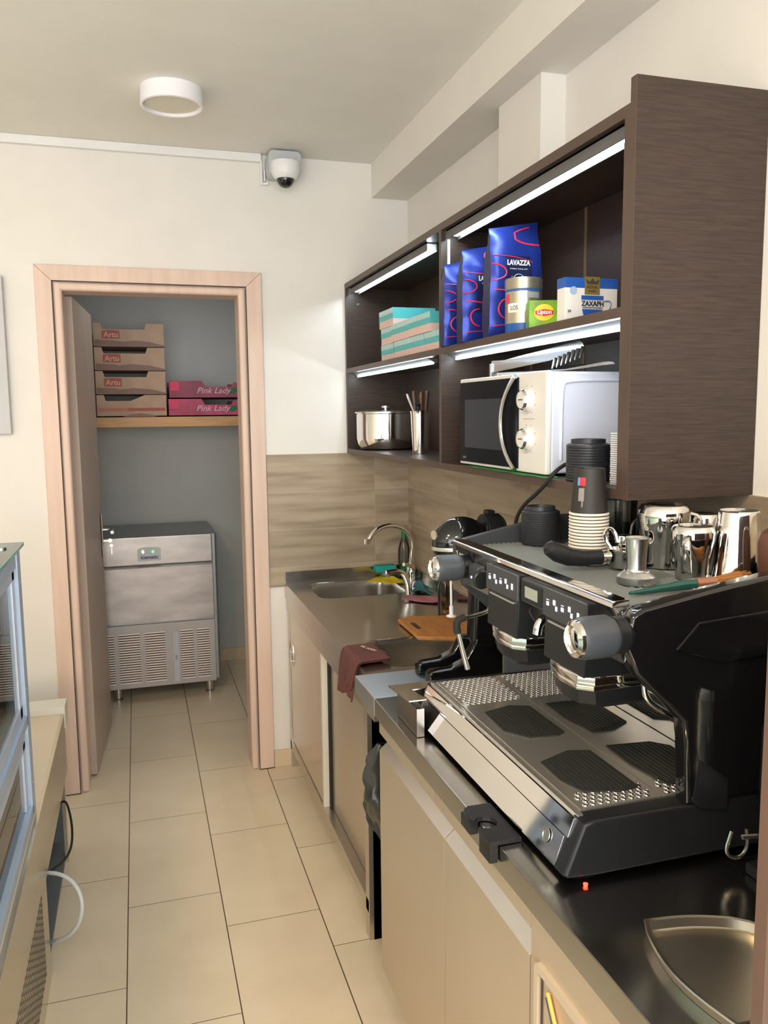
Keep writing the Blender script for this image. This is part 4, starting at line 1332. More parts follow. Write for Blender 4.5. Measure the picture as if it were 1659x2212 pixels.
# grounds brush
bd = Vector((1.000-0.778, 1.140-1.160, 0)).normalized()
t = thing('grounds_brush', 'round brush with a dark green handle and ginger bristles on the machine top', 'brush', (0.89, 1.15, TOPZ))
def bp_(s_, z=0.0, o_=0.0):
    return (0.778+bd.x*s_, 1.165+bd.y*s_, 1.3195+0.02*s_+z)
q = MB().tube([bp_(0.0, -0.007), bp_(0.02, -0.006), bp_(0.06, -0.003), bp_(0.10, 0), bp_(0.125, 0)], [0.002, 0.005, 0.0068, 0.009, 0.0095], 14)
obj('handle', q, mat('green_lacquer', (0.008, 0.07, 0.055), 0.25, coat=0.4), t)
q = MB().tube([bp_(0.123), bp_(0.160)], 0.0102, 14)
obj('ferrule', q, mat('copper_print', (0.42, 0.20, 0.12), 0.35, 0.6), t)
q = MB()
random.seed(5)
for i in range(150):
    a = random.uniform(0, 2*pi)
    r0 = 0.009*math.sqrt(random.random())
    r1 = r0*2.3+random.uniform(0, 0.004)
    side_ = Vector((-bd.y, bd.x, 0))
    b0 = Vector(bp_(0.158))+side_*r0*math.cos(a)+Vector((0, 0, r0*math.sin(a)))
    b1 = Vector(bp_(0.222+random.uniform(-0.012, 0.008)-0.6*r0, 0.0))+side_*r1*math.cos(a)+Vector((0, 0, r1*math.sin(a)*0.7))
    q.tube([b0, b0.lerp(b1, 0.6)+side_*random.uniform(-.001, .001), b1], 0.0011, 4, caps=False)
q.lathe([(0.009, 0), (0.013, 0.02), (0.017, 0.045), (0.012, 0.056)], Vector(bp_(0.158)), 14, tuple(bd))
br = obj('bristles', q, mat('ginger_bristle', (0.36, 0.15, 0.035), 0.8, bump=0.5, bscale=300), t)
br['kind'] = 'stuff'

# ------------------------------------------------------------------ left of the machine
kb = thing('knock_box', 'small shiny steel box with a tilted lid beside the espresso machine', 'box', (0.625, 1.77, CT))
q = MB().prism([(0.582, 1.690), (0.600, 1.690), (0.600, 1.780), (0.690, 1.780), (0.690, 1.836), (0.582, 1.836)], 'z', CT+0.001, 0.948, 0, 0.001)
obj('box', q, mat('box_steel', (0.34, 0.31, 0.28), 0.30, 1.0), kb)
q = MB().prism([(0.562, 1.684), (0.603, 1.684), (0.603, 1.782), (0.692, 1.782), (0.692, 1.846), (0.562, 1.846)], 'z', 0.958, 0.962, 0, 0.001)
for v in q.bm.verts:
    v.co.z += (1.846-v.co.y)*0.10-0.006
obj('lid', q, M_chrome, kb)

# black tamping station at the counter edge
ts = thing('tamping_rest', 'black plastic tamping rest hooked over the counter edge below the machine', 'tamping rest', (0.555, 1.20, 0.84))
q = MB()
nt_ = [(0.566+0.021*math.cos(a), 1.270+0.021*math.sin(a)) for a in [2.6-5.2*i/12 for i in range(13)]]
q.prism([(0.604, 1.204), (0.604, 1.336), (0.558, 1.336), (0.548, 1.328), (0.544, 1.312), (0.544, 1.288)]+nt_+[(0.544, 1.252), (0.544, 1.204)], 'z', 0.8812, 0.8900, 0, 0.0008)
q.box(0.544, 0.5605, 1.290, 1.334, 0.858, 0.883, bev=0.002)
q.box(0.544, 0.5605, 1.204, 1.250, 0.850, 0.883, bev=0.002)
obj('rest', q, M_blackpl, ts)

# milkshake mixer
mx = thing('drinks_mixer', 'glossy black single-spindle drinks mixer standing beside the espresso machine', 'mixer', (0.85, 2.08, CT))
q = MB()
q.ball((0.852, 2.09, 1.258), (0.084, 0.056, 0.072), 0, 36, 22)
H_ = obj('motor_head', q, M_blackgl, mx)
q = MB()
for i in range(6):
    q.lathe([(0.046, -0.002), (0.049, 0), (0.046, 0.002)], (0.918+i*0.007, 2.09, 1.285), 30, 'x')
q.lathe([(0.040, 0), (0.046, 0.01), (0.046, 0.05), (0.036, 0.062)], (0.915, 2.09, 1.288), 30, 'x')
q.box(0.925, 0.95, 2.075, 2.105, 1.330, 1.345, bev=0.004)
obj('vented_motor', q, M_blackpl, H_)
q = MB().lathe([(0.0545, 0), (0.0550, 0.002), (0.0550, 0.008), (0.0545, 0.010)], (0.852, 2.09, 1.240), 40)
bmesh.ops.scale(q.bm, verts=q.bm.verts, vec=(1.54, 1.03, 1), space=Matrix.Translation((-0.852, -2.09, -1.24)))
obj('chrome_band', q, mat('pale_band', (0.55, 0.55, 0.5), 0.3, 0.6), H_)
q = MB().lathe([(0.013, 0), (0.013, -0.004)], (0.773, 2.085, 1.283), 20, (1, 0.3, 0.0))
obj('badge', q, mat('badge_gold', (0.55, 0.50, 0.36), 0.35, 0.7), H_)
q = MB().box(0.806, 0.838, 2.066, 2.104, 1.19, 1.235, bev=0.01)
q.prism([(0.852+0.074*math.cos(a), 2.09+0.050*math.sin(a)) for a in [2*pi*i/30 for i in range(30)]], 'z', 1.200, 1.238, 0, 0.01, 3)
obj('chin', q, M_blackgl, mx)
q = MB().tube([(0.820, 2.085, 1.20), (0.822, 2.085, 1.08)], 0.0036, 12)
q.lathe([(0.006, 0.03), (0.006, 0.006), (0.014, 0.003), (0.014, 0.0)], (0.822, 2.085, 1.050), 20)
obj('spindle', q, mat('white_spindle', (0.75, 0.75, 0.75), 0.25), mx)
q = MB().prism([(0.862, 0.90), (0.880, 0.96), (0.885, 1.10), (0.872, 1.235), (0.945, 1.245), (0.950, 0.90)], 'y', 2.055, 2.125, 0, 0.012, 3)
obj('column', q, M_blackgl, mx)
q = MB()
def footleg(sy):
    yy = 2.09+sy*0.045
    q.prism([(0.735, CT+0.001), (0.735, CT+0.028), (0.745, CT+0.036), (0.80, CT+0.038), (0.84, CT+0.055), (0.87, CT+0.10), (0.955, CT+0.10), (0.955, CT+0.001)], 'y', yy-0.02, yy+0.02, 0, 0.008, 3)
footleg(1)
footleg(-1)
obj('forked_base', q, M_blackgl, mx)

# ------------------------------------------------------------------ wall cabinet
CXF = 0.915
wc = thing('wall_cabinet', 'dark wenge open wall cabinet with LED-lit shelves on the right wall', 'cabinet', (1.06, 2.5, 1.441))
def wp(name, m_, mm=M_wenge):
    return obj(name, m_, mm, wc)
wp('end_panel', MB().box(CXF, 1.212, 1.385, 1.404, 1.441, 2.233, 0))
wp('side_panel', MB().box(CXF, 1.212, 1.404, 1.422, 1.445, 2.185))
wp('side_panel', MB().box(CXF, 1.212, 3.586, 3.604, 1.445, 2.185))
wp('top_board', MB().box(CXF, 1.212, 1.404, 3.604, 2.167, 2.189))
wp('bottom_board', MB().box(CXF, 1.204, 1.404, 3.604, 1.441, 1.461))
wp('divider', MB().box(CXF, 1.20, 2.402, 2.420, 1.461, 2.167))
wp('shelf_board', MB().box(CXF, 1.20, 1.422, 2.402, 1.797, 1.817))
wp('shelf_board', MB().box(CXF, 1.20, 2.420, 3.586, 1.797, 1.817))
wp('back_panel', MB().box(1.198, 1.204, 1.422, 3.586, 1.461, 2.167))
e_ = MB()
for (a, b, z0, z1) in ((1.404, 3.604, 2.167, 2.189), (1.404, 3.604, 1.441, 1.461), (1.422, 2.402, 1.797, 1.817), (2.420, 3.586, 1.797, 1.817)):
    e_.box(CXF-0.001, CXF, a, b, z0, z1)
for (y0, y1, z0, z1) in ((1.385, 1.404, 1.441, 2.233), (1.404, 1.422, 1.461, 2.167), (2.402, 2.420, 1.461, 2.167), (3.586, 3.604, 1.461, 2.167)):
    e_.box(CXF-0.001, CXF, y0, y1, z0, z1)
wp('edge_banding', e_, M_wenge_edge)
s_ = MB()
for y in (2.705, 2.354, 2.04):
    s_.box(1.1965, 1.198, y-0.006, y+0.006, 1.461, 1.797).box(1.1965, 1.198, y-0.006, y+0.006, 1.817, 2.167)
wp('back_joint', s_, mat('joint_tan', (0.16, 0.10, 0.05), 0.6))
def led(y0, y1, ztop, lipz, zl, x0=0.930):
    q = MB()
    q.box(x0, x0+0.004, y0-0.02, y1+0.02, lipz, ztop)
    q.box(x0, x0+0.040, y0-0.02, y1+0.02, ztop-0.004, ztop)
    q.box(x0+0.036, x0+0.040, y0-0.02, y1+0.02, lipz, ztop)
    pr = obj('led_profile', q, mat('led_profile_grey', (0.12, 0.12, 0.12), 0.5), wc)
    q = MB()
    q.prism([(x0+0.014, zl+0.0008), (x0+0.026, zl), (x0+0.026, zl+0.004), (x0+0.014, zl+0.004)], 'y', y0, y1)
    obj('led_strip', q, M_led, pr)
led(2.60, 3.545, 2.167, 2.140, 2.1455)
led(1.445, 2.375, 2.167, 2.140, 2.1455)
def led2(y0, y1):
    q = MB()
    q.prism([(0.932, 1.797), (0.970, 1.797), (0.970, 1.782), (0.960, 1.782)], 'y', y0-0.02, y1+0.02)
    pr = obj('led_profile', q, mat('led_profile_grey', (0.12, 0.12, 0.12), 0.5), wc)
    q = MB()
    q.box(0.9545, 0.9625, y0, y1, 1.7790, 1.7818)
    obj('led_strip', q, M_led, pr)
led2(2.60, 3.555)
led2(1.445, 2.385)
obj('cable_strip', MB().box(0.934, 0.942, 2.398, 2.402, 1.817, 2.140), M_white, wc)
obj('screw', MB().lathe([(0.006, 0), (0.006, -0.002)], (1.03-0.06, 3.586, 2.10), 14, 'y'), M_satin, wc)

# --- contents: upper right compartment
SZ = 1.8175
M_bagblue = mat('blue_foil', (0.022, 0.045, 0.30), 0.28, 0.35, bump=0.25, bscale=25)
M_bagdark = mat('navy_foil', (0.012, 0.018, 0.09), 0.3, 0.3, bump=0.2, bscale=30)
M_bagred = mat('red_foil_print', (0.75, 0.03, 0.07), 0.35)
M_wprint = mat('white_foil_print', (0.78, 0.78, 0.80), 0.4)
def coffee_bag(label, xa, xb, y, h, lean=0.0, dep=0.06, seed=0, logo=True, z=SZ):
    """stand-up coffee bag facing -Y; xa..xb its width, y the front face"""
    t = thing('coffee_bag', label, 'coffee bag', ((xa+xb)/2, y+dep/2, z), 'blue coffee bags on the upper shelf')
    w = xb-xa
    random.seed(seed)
    ph = [random.uniform(0, 6) for _ in range(6)]
    q = MB()
    NU, NV = 14, 18
    def surf(u, v, front):
        # u across, v up
        zz = h*v
        th = dep/2*(1-max(0, (v-0.55)/0.45)**1.6)*(0.75+0.25*min(1, v/0.08))
        if v > 0.93:
            th = 0.002
        bul = (math.sin(pi*u)**0.5)
        wr = 0.003*math.sin(u*9+ph[0]+v*5)*math.sin(v*11+ph[1]) + 0.0015*math.sin(v*31+u*4+ph[2])
        off = th*(0.72+0.28*bul)+wr*(1 if v < 0.93 else 0.4)
        x = xa+w*u
        x += 0.006*math.sin(v*3.3+ph[3])*(1 if u > .5 else -1)*0.5
        if v > 0.8:
            x += (0.5-u)*0.006*math.sin(v*9)
        yy = y+dep/2+(-off if front else off)-lean*v*v
        ztop = 0.012*(u-0.5)*2 if v > 0.9 else 0
        return (x, yy, z+zz+ztop*(v-0.9)*10 if v > 0.9 else z+zz)
    gf = [[q.bm.verts.new(surf(i/NU, j/NV, True)) for j in range(NV+1)] for i in range(NU+1)]
    gb = [[q.bm.verts.new(surf(i/NU, j/NV, False)) for j in range(NV+1)] for i in range(NU+1)]
    for g, fl in ((gf, False), (gb, True)):
        for i in range(NU):
            for j in range(NV):
                vs = (g[i][j], g[i+1][j], g[i+1][j+1], g[i][j+1])
                f = q.bm.faces.new(vs if not fl else vs[::-1])
                f.smooth = True
    for j in range(NV):
        f = q.bm.faces.new((gb[0][j], gf[0][j], gf[0][j+1], gb[0][j+1]))
        f.material_index = 1
        f = q.bm.faces.new((gf[NU][j], gb[NU][j], gb[NU][j+1], gf[NU][j+1]))
        f.material_index = 1
    q.bm.faces.new([gf[i][0] for i in range(NU+1)][::-1]+[gb[i][0] for i in range(NU+1)])
    q.bm.faces.new([gf[i][NV] for i in range(NU+1)]+[gb[i][NV] for i in range(NU+1)][::-1])
    bmesh.ops.recalc_face_normals(q.bm, faces=q.bm.faces)
    B = obj('bag', q, [M_bagblue, M_bagdark], t, 60)
    def fp(u, v, off=0.0012):
        p = surf(u, v, True)
        return (p[0], p[1]-off, p[2])
    # swirls
    q = MB()
    def ell(cu, cv, ru, rv, a0, a1, wd=0.0022):
        pts = []
        for k2 in range(17):
            a = a0+(a1-a0)*k2/16
            u_, v_ = cu+ru*math.cos(a), cv+rv*math.sin(a)
            if 0.02 < u_ < 0.98 and 0.02 < v_ < 0.985:
                pts.append(fp(u_, v_))
            else:
                if len(pts) > 2:
                    q.tube(pts, wd, 5, flat=0.5)
                pts = []
        if len(pts) > 2:
            q.tube(pts, wd, 5, flat=0.5)
    ell(0.98, 0.90, 0.50, 0.075, pi*0.6, pi*1.5)
    ell(0.02, 0.57, 0.26, 0.07, -pi/2, pi/2)
    ell(-0.1, 0.66, 0.9, 0.06, 0.0, 1.9, 0.0015)
    ell(0.0, 0.36, 0.55, 0.06, 0.2, 2.0)
    ell(0.35, 0.25, 0.2, 0.09, pi*0.5, pi*1.5)
    ell(0.5, 0.04, 0.7, 0.07, 0.5, 2.4, 0.0015)
    obj('swirl_print', q, M_bagred, B)
    if logo:
        q = MB().sheet(lambda u, v: fp(0.27+0.50*u, 0.30+0.42*v, 0.0010), 8, 10)
        obj('label_panel', q, mat('label_navy', (0.010, 0.016, 0.07), 0.35), B)
        c0 = surf(0.52, 0.655, True)
        text('lettering', 'LAVAZZA', 0.03, (c0[0], c0[1]-0.0035, c0[2]), (1, 0, 0), (0, 0, 1), M_wprint, B, width=w*0.44, bold=0.0012, height=0.014)
        c0 = surf(0.52, 0.60, True)
        text('small_lettering', 'TORINO, ITALIA, 1895', 0.01, (c0[0], c0[1]-0.0035, c0[2]), (1, 0, 0), (0, 0, 1), M_wprint, B, width=w*0.34, height=0.0035)
        q = MB()
        c0 = surf(0.52, 0.50, True)
        pts = [(c0[0]+0.017*math.cos(a), c0[1]-0.002, c0[2]+0.017*math.sin(a)) for a in [2*pi*i/20 for i in range(21)]]
        q.tube(pts, 0.0007, 5)
        for (du, dz) in ((-0.02, 0.01), (0.024, 0.006), (-0.008, -0.004), (0.008, 0.006), (0.0, -0.02)):
            q.ball((c0[0]+du, c0[1]-0.002, c0[2]+dz), 0.0012, 0, 8, 6)
        obj('emblem', q, M_wprint, B)
    return t
coffee_bag('blue coffee bag, front and tallest of the row, right behind the metal tin', 0.922, 1.075, 2.045, 0.298, dep=0.065, seed=1)
coffee_bag('blue coffee bag second from the front, half covered by the tallest one', 0.904, 1.045, 2.190, 0.268, dep=0.060, seed=2)
coffee_bag('thin blue coffee bag squeezed between two bigger ones', 0.918, 1.02, 2.262, 0.208, dep=0.035, seed=3)
coffee_bag('blue coffee bag at the back of the row beside the divider', 0.900, 1.03, 2.325, 0.250, dep=0.055, seed=4)
tin = thing('coffee_tin', 'round silver tin with a blue foot and a handwritten note', 'tin', (0.982, 1.978, SZ))
xc_, yc_ = 0.982, 1.978
obj('can', MB().lathe([(0.046, 0.0), (0.0475, 0.001), (0.0475, 0.026), (0.0475, 0.106)], (xc_, yc_, SZ), 44, mis=[1, 1, 0, 0]), [mat('tin_gold', (0.55, 0.49, 0.37), 0.3, 0.85), mat('tin_blue', (0.01, 0.10, 0.38), 0.3)], tin)
obj('lid', MB().lathe([(0.0480, 0.112), (0.0485, 0.113), (0.0485, 0.138), (0.046, 0.141), (0.043, 0.138), (0, 0.138)], (xc_, yc_, SZ), 44), mat('tin_lid', (0.42, 0.38, 0.30), 0.35, 0.8), tin)
obj('blue_line', MB().lathe([(0.0478, 0.106), (0.0478, 0.112)], (xc_, yc_, SZ), 44), mat('tin_blue2', (0.02, 0.10, 0.35), 0.35), tin)
def cyl_patch(x, y, r, a0, a1, z0, z1):
    return MB().sheet(lambda u, v: (x+r*math.cos(a0+(a1-a0)*u), y+r*math.sin(a0+(a1-a0)*u), z0+(z1-z0)*v), 8, 1)
cd = math.atan2(-yc_, -xc_)
obj('note', cyl_patch(xc_, yc_, 0.0479, cd-0.95, cd-0.15, SZ+0.053, SZ+0.076), mat('note_paper', (0.80, 0.77, 0.68), 0.7), tin)
na = cd-0.50
text('note_lettering', 'LOS', 0.02, (xc_+0.0490*math.cos(na), yc_+0.0490*math.sin(na), SZ+0.0645), (-math.sin(na), math.cos(na), 0), (0, 0, 1), mat('pen_black', (0.05, 0.05, 0.06), 0.6), tin, width=0.020, height=0.011, depth=0.0003)
obj('red_shield', cyl_patch(xc_, yc_, 0.0480, cd-1.15, cd-0.85, SZ+0.076, SZ+0.100), M_bagred, tin)
obj('grey_label', cyl_patch(xc_, yc_, 0.0480, cd+0.20, cd+0.95, SZ+0.088, SZ+0.103), mat('label_greygreen', (0.30, 0.34, 0.34), 0.5), tin)
# tea box
tb = thing('tea_box', 'green tea carton with a yellow and red logo beside the tin', 'tea box', (0.962, 1.87, SZ))
q = MB().box(0.925, 1.000, 1.835, 1.900, SZ, SZ+0.066, bev=0.0008)
B = obj('carton', q, mat('tea_green', (0.20, 0.42, 0.02), 0.4, var=0.5, vscale=22), tb)
q = MB()
ring = [(0.961+0.024*math.cos(2*pi*i/28), SZ+0.037+0.020*math.sin(2*pi*i/28)) for i in range(28)]
q.prism(ring, 'y', 1.8340, 1.8350)
obj('yellow_disc', q, mat('tea_yellow', (0.85, 0.62, 0.03), 0.4), B)
q = MB().prism([(0.940, SZ+0.032), (0.961, SZ+0.028), (0.983, SZ+0.032), (0.984, SZ+0.041), (0.961, SZ+0.045), (0.939, SZ+0.041)], 'y', 1.8332, 1.8340)
obj('red_band', q, mat('tea_red', (0.70, 0.03, 0.03), 0.4), B)
text('lettering', 'Lipton', 0.02, (0.9615, 1.8328, SZ+0.0365), (1, 0, 0), (0, 0, 1), M_wprint, B, width=0.034, bold=0.0006)
tb.rotation_euler.z = -0.34
tb.location = (0.970, 1.850, SZ)
q = MB().box(1.012, 1.06, 1.80, 1.85, SZ, SZ+0.070, bev=0.0008)
tag(obj('tea_box', q, mat('tea_yellowbox', (0.72, 0.60, 0.08), 0.5)), 'yellow carton behind the green tea box', 'tea box')
# sugar carton
sg = thing('sugar_box', 'white and blue sugar carton with a printed cup at the right end of the shelf', 'sugar box', (0.99, 1.63, SZ))
sx0, sx1, sy0, sy1 = 0.925, 1.058, 1.660, 1.695
q = MB().box(sx0, sx1, sy0, sy1, SZ, SZ+0.094, bev=0.001)
B = obj('carton', q, mat('sugar_white', (0.78, 0.76, 0.72), 0.5), sg)
obj('blue_top', MB().box(sx0-0.0006, sx1+0.0006, sy0-0.0006, sy1+0.0006, SZ+0.072, SZ+0.0945, bev=0.001), mat('sugar_blue', (0.02, 0.10, 0.42), 0.4), B)
obj('gold_label', MB().box(0.986, 1.024, sy0-0.0015, sy0-0.0006, SZ+0.058, SZ+0.097), mat('sugar_gold', (0.30, 0.22, 0.07), 0.4, 0.4), B)
text('label_lettering', 'ROYAL', 0.01, (1.005, sy0-0.0022, SZ+0.0745), (1, 0, 0), (0, 0, 1), M_joint, B, width=0.026, height=0.006)
text('label_small', 'SUGAR', 0.01, (1.005, sy0-0.0022, SZ+0.066), (1, 0, 0), (0, 0, 1), M_joint, B, width=0.018, height=0.0035)
cr_ = MB().prism([(0.992, SZ+0.081), (1.018, SZ+0.081), (1.022, SZ+0.092), (1.012, SZ+0.086), (1.005, SZ+0.094), (0.998, SZ+0.086), (0.988, SZ+0.092)], 'y', sy0-0.0022, sy0-0.0016)
obj('crown', cr_, M_joint, B)
text('lettering', 'ZAXAPH', 0.02, (1.006, sy0-0.0014, SZ+0.0385), (1, 0, 0), (0, 0, 1), mat('print_black', (0.02, 0.02, 0.03), 0.5), B, width=0.056, bold=0.0005, height=0.0115)
text('subtitle', 'ΛEYKH KPYΣTAΛΛIKH', 0.01, (1.006, sy0-0.0014, SZ+0.0295), (1, 0, 0), (0, 0, 1), mat('print_black', (0.02, 0.02, 0.03), 0.5), B, width=0.050, height=0.003)
text('count', '50', 0.01, (0.948, sy0-0.0014, SZ+0.021), (1, 0, 0), (0, 0, 1), mat('print_black', (0.02, 0.02, 0.03), 0.5), B, width=0.008)
q = MB()
q.box(0.978, 1.034, sy0-0.0013, sy0-0.0006, SZ+0.0465, SZ+0.056)
q.prism([(0.980, SZ+0.026), (1.032, SZ+0.026), (1.026, SZ+0.006), (1.016, SZ), (0.996, SZ), (0.986, SZ+0.006)], 'y', sy0-0.0013, sy0-0.0006)
obj('cup_print', q, mat('sugar_blue', (0.02, 0.10, 0.42), 0.4), B)
q = MB().tube([(1.036, sy0-0.001, SZ+0.044), (1.052, sy0-0.001, SZ+0.046), (1.055, sy0-0.001, SZ+0.034), (1.046, sy0-0.001, SZ+0.022), (1.036, sy0-0.001, SZ+0.018)], 0.0018, 8, smooth=2, flat=0.4)
obj('cup_handle_print', q, mat('sugar_blue', (0.02, 0.10, 0.42), 0.4), B)
q = MB().lathe([(0.009, 0), (0.009, -0.0008)], (0.958, sy0-0.0002, SZ+0.066), 20, 'y')
obj('round_emblem', q, mat('emblem_blue', (0.35, 0.48, 0.70), 0.5), B)
for ch in B.children:
    if not ch.name.startswith('blue_top'):
        ch.location.x -= 0.012
q = MB().box(1.054, 1.10, 1.59, 1.64, SZ, SZ+0.088, bev=0.004)
tag(obj('foil_packet', q, mat('foil', (0.62, 0.56, 0.48), 0.35, 0.6, bump=0.4, bscale=60)), 'foil packet at the right end of the upper shelf, behind the cabinet side', 'packet')

# --- teal and pink boxes, upper left compartment
M_boxp = mat('pale_pink_card', (0.78, 0.56, 0.50), 0.6)
M_boxt = mat('teal_card', (0.10, 0.50, 0.53), 0.5)
M_stripe = mat('stripe_white', (0.70, 0.75, 0.72), 0.5)
proto = None
def gift_box(label, x0, x1, y0, y1, z, h=0.064):
    t = thing('pastry_box', label, 'box', ((x0+x1)/2, (y0+y1)/2, z), 'teal-lidded pastry boxes')
    obj('tray', MB().box(x0+0.001, x1-0.001, y0+0.001, y1-0.001, z, z+h*0.8), M_boxp, t)
    L2 = obj('lid', MB().box(x0, x1, y0, y1, z+h*0.40, z+h, bev=0.0008), M_boxt, t)
    q = MB()
    n_ = int((y1-y0)/0.012)
    for i in range(n_):
        y = y0+0.006+(y1-y0-0.012)*i/(n_-1)
        q.prism([(y-0.0036, z+h*0.70), (y+0.0022, z+h*0.70), (y+0.0046, z+h*0.985), (y-0.0012, z+h*0.985)], 'x', x0-0.0006, x0)
    obj('stripes', q, M_stripe, L2)
    return t
gift_box('pastry box in the lower row, nearest the divider', 0.935, 1.075, 2.470, 2.615, SZ)
gift_box('pastry box in the lower row, second from the divider', 0.935, 1.075, 2.620, 2.785, SZ)
gift_box('pastry box in the lower row, third from the divider', 0.937, 1.075, 2.790, 2.955, SZ)
gift_box('pastry box in the lower row, farthest from the divider', 0.945, 1.085, 2.985, 3.150, SZ)
gift_box('pastry box in the middle row, nearest the divider', 0.930, 1.070, 2.545, 2.775, SZ+0.0645)
gift_box('pastry box in the middle row, centre one', 0.934, 1.074, 2.780, 2.985, SZ+0.0645)
gift_box('pastry box in the middle row, farthest from the divider', 0.945, 1.085, 2.990, 3.150, SZ+0.0645)
gift_box('topmost pastry box, alone on the stack', 0.942, 1.112, 2.985, 3.165, SZ+0.129, 0.066)

# --- lower left compartment
BZ = 1.4615
pot = thing('stock_pot', 'wide shiny steel pot with a lid on the lower left shelf', 'pot', (1.044, 3.420, BZ))
obj('body', MB().lathe([(0.098, 0.0), (0.113, 0.006), (0.124, 0.025), (0.129, 0.05), (0.129, 0.153), (0.133, 0.156), (0.133, 0.159)], (1.044, 3.420, BZ), 60), M_chrome, pot)
obj('lid', MB().lathe([(0.135, 0.158), (0.135, 0.163), (0.115, 0.165), (0.05, 0.170), (0, 0.172)], (1.044, 3.420, BZ), 60), M_steel, pot)
obj('knob', MB().lathe([(0.008, 0.170), (0.008, 0.178), (0.020, 0.180), (0.020, 0.188), (0.015, 0.190)], (1.044, 3.420, BZ), 28), M_chrome, pot)
beak = thing('utensil_cup', 'tall steel beaker holding knives beside the pot', 'beaker', (1.03, 2.99, BZ))
bx, by = 1.045, 2.975
obj('beaker', MB().lathe([(0.029, 0), (0.030, 0.002), (0.036, 0.150), (0.038, 0.163), (0.036, 0.163), (0.031, 0.08), (0.027, 0.01), (0, 0.008)], (bx, by, BZ), 40, cap=False), M_chrome, beak)
M_knife = mat('brown_wood_grip', (0.11, 0.045, 0.028), 0.45)
def knife(label, dx, dy, tx, ty, zt, w):
    t = thing('kitchen_knife', label, 'knife', (bx+dx, by+dy, BZ+0.012), 'knives in the steel beaker')
    b0 = Vector((bx+dx*0.4, by+dy*0.4, BZ+0.012))
    tip = Vector((bx+dx+tx, by+dy+ty, zt))
    d_ = (tip-b0).normalized()
    mid = b0.lerp(tip, 0.55)
    q = MB().tube([b0, mid], 0.008, 8, flat=0.12)
    obj('blade', q, M_satin, t)
    q = MB().tube([mid, mid.lerp(tip, 0.5), tip-d_*0.008, tip], [w*0.9, w, w*1.1, w*0.7], 10, flat=0.6)
    obj('grip', q, M_knife, t)
knife('brown-handled knife, leftmost and tallest in the beaker', -0.005, 0.012, -0.012, 0.010, 1.702, 0.011)
knife('brown-handled knife, middle one in the beaker', 0.008, -0.008, -0.008, -0.012, 1.697, 0.012)
knife('brown-handled knife at the right of the beaker', 0.022, -0.004, 0.004, -0.010, 1.700, 0.011)
t = thing('white_spatula', 'white-handled utensil with a hanging hole leaning left in the beaker', 'spatula', (bx-0.012, by+0.005, BZ+0.012))
q = MB().tube([(bx-0.010, by-0.006, BZ+0.012), (bx-0.028, by-0.004, 1.625), (bx-0.048, by+0.002, 1.678), (bx-0.052, by+0.003, 1.690)], [0.006, 0.006, 0.008, 0.006], 10, flat=0.4)
obj('handle', q, mat('offwhite_plastic', (0.72, 0.70, 0.64), 0.5), t)
t = tag(obj('black_whisk_grip', MB().tube([(bx-0.006, by-0.01, BZ+0.02), (bx-0.015, by-0.020, 1.645), (bx-0.017, by-0.022, 1.652)], [0.006, 0.013], 14), M_blackpl), 'short black round grip poking just above the beaker rim', 'utensil')

# --- microwave
mw = thing('microwave', 'white microwave oven with a black door and silver handle', 'microwave', (1.06, 2.02, BZ))
mz0, mz1 = 1.4635, 1.711
my0, my1 = 1.752, 2.285
obj('casing', MB().box(0.945, 1.193, my0, my1, mz0+0.004, mz1, bev=0.006, seg=3), M_mwwhite, mw)
q = MB()
q.box(0.930, 0.946, my0-0.002, my1+0.002, mz0+0.002, mz1+0.002, bev=0.004)
obj('front_frame', q, mat('microwave_front', (0.80, 0.78, 0.74), 0.35), mw)
D = obj('oven_door', MB().box(0.9265, 0.931, 1.893, my1-0.008, mz0+0.010, mz1-0.008, bev=0.001), M_glassblk, mw)
obj('window', MB().box(0.9258, 0.9268, 1.985, my1-0.045, mz0+0.052, mz1-0.058), mat('oven_window', (0.040, 0.048, 0.060), 0.25, spec=0.25), D)
obj('maker_mark', MB().box(0.9260, 0.9266, my1-0.055, my1-0.030, mz0+0.020, mz0+0.026), mat('mark_faint', (0.12, 0.13, 0.15), 0.5), D)
pts = []
for i in range(13):
    a = -1+2*i/12
    pts.append((0.910+0.012*abs(a)**3, 1.900+0.055*(1-a*a), (mz0+mz1)/2+a*0.118))
q = MB().tube(pts, 0.0125, 10, flat=0.55)
obj('handle', q, M_satin, D)
for z in (1.646, 1.550):
    q = MB().lathe([(0.030, 0.0), (0.030, -0.004), (0.026, -0.008), (0.024, -0.020), (0.021, -0.023), (0, -0.023)], (0.930, 1.838, z), 32, 'x')
    K = obj('dial', q, mat('dial_white', (0.78, 0.76, 0.74), 0.35), mw)
    q = MB()
    ring_ = [(0.0215, -0.0225), (0.0245, -0.016), (0.0255, -0.018), (0.0225, -0.0245)]
    q.lathe(ring_, (0.930, 1.838, z), 32, 'x', cap=False)
    obj('chrome_ring', q, M_chrome, K)
    obj('pointer', MB().box(0.9060, 0.9072, 1.826, 1.850, z-0.0016, z+0.0016), M_satin, K)
q = MB()
q.box(0.9292, 0.9300, 1.808, 1.868, 1.5985, 1.5997)
for z0_ in (1.646, 1.550):
    for i in range(8):
        a = pi*0.15+i*pi*0.24
        q.box(0.9292, 0.9300, 1.838+0.036*math.cos(a)-0.002, 1.838+0.036*math.cos(a)+0.002, z0_+0.036*math.sin(a)-0.001, z0_+0.036*math.sin(a)+0.001)
obj('dial_marks', q, mat('mark_rust', (0.45, 0.30, 0.26), 0.5), mw)
q = MB()
q.tube([(0.972, my0-0.0002, 1.500), (0.972, my0-0.0002, 1.675), (0.985, my0-0.0002, 1.690), (1.185, my0-0.0002, 1.690)], 0.004, 8, smooth=2)
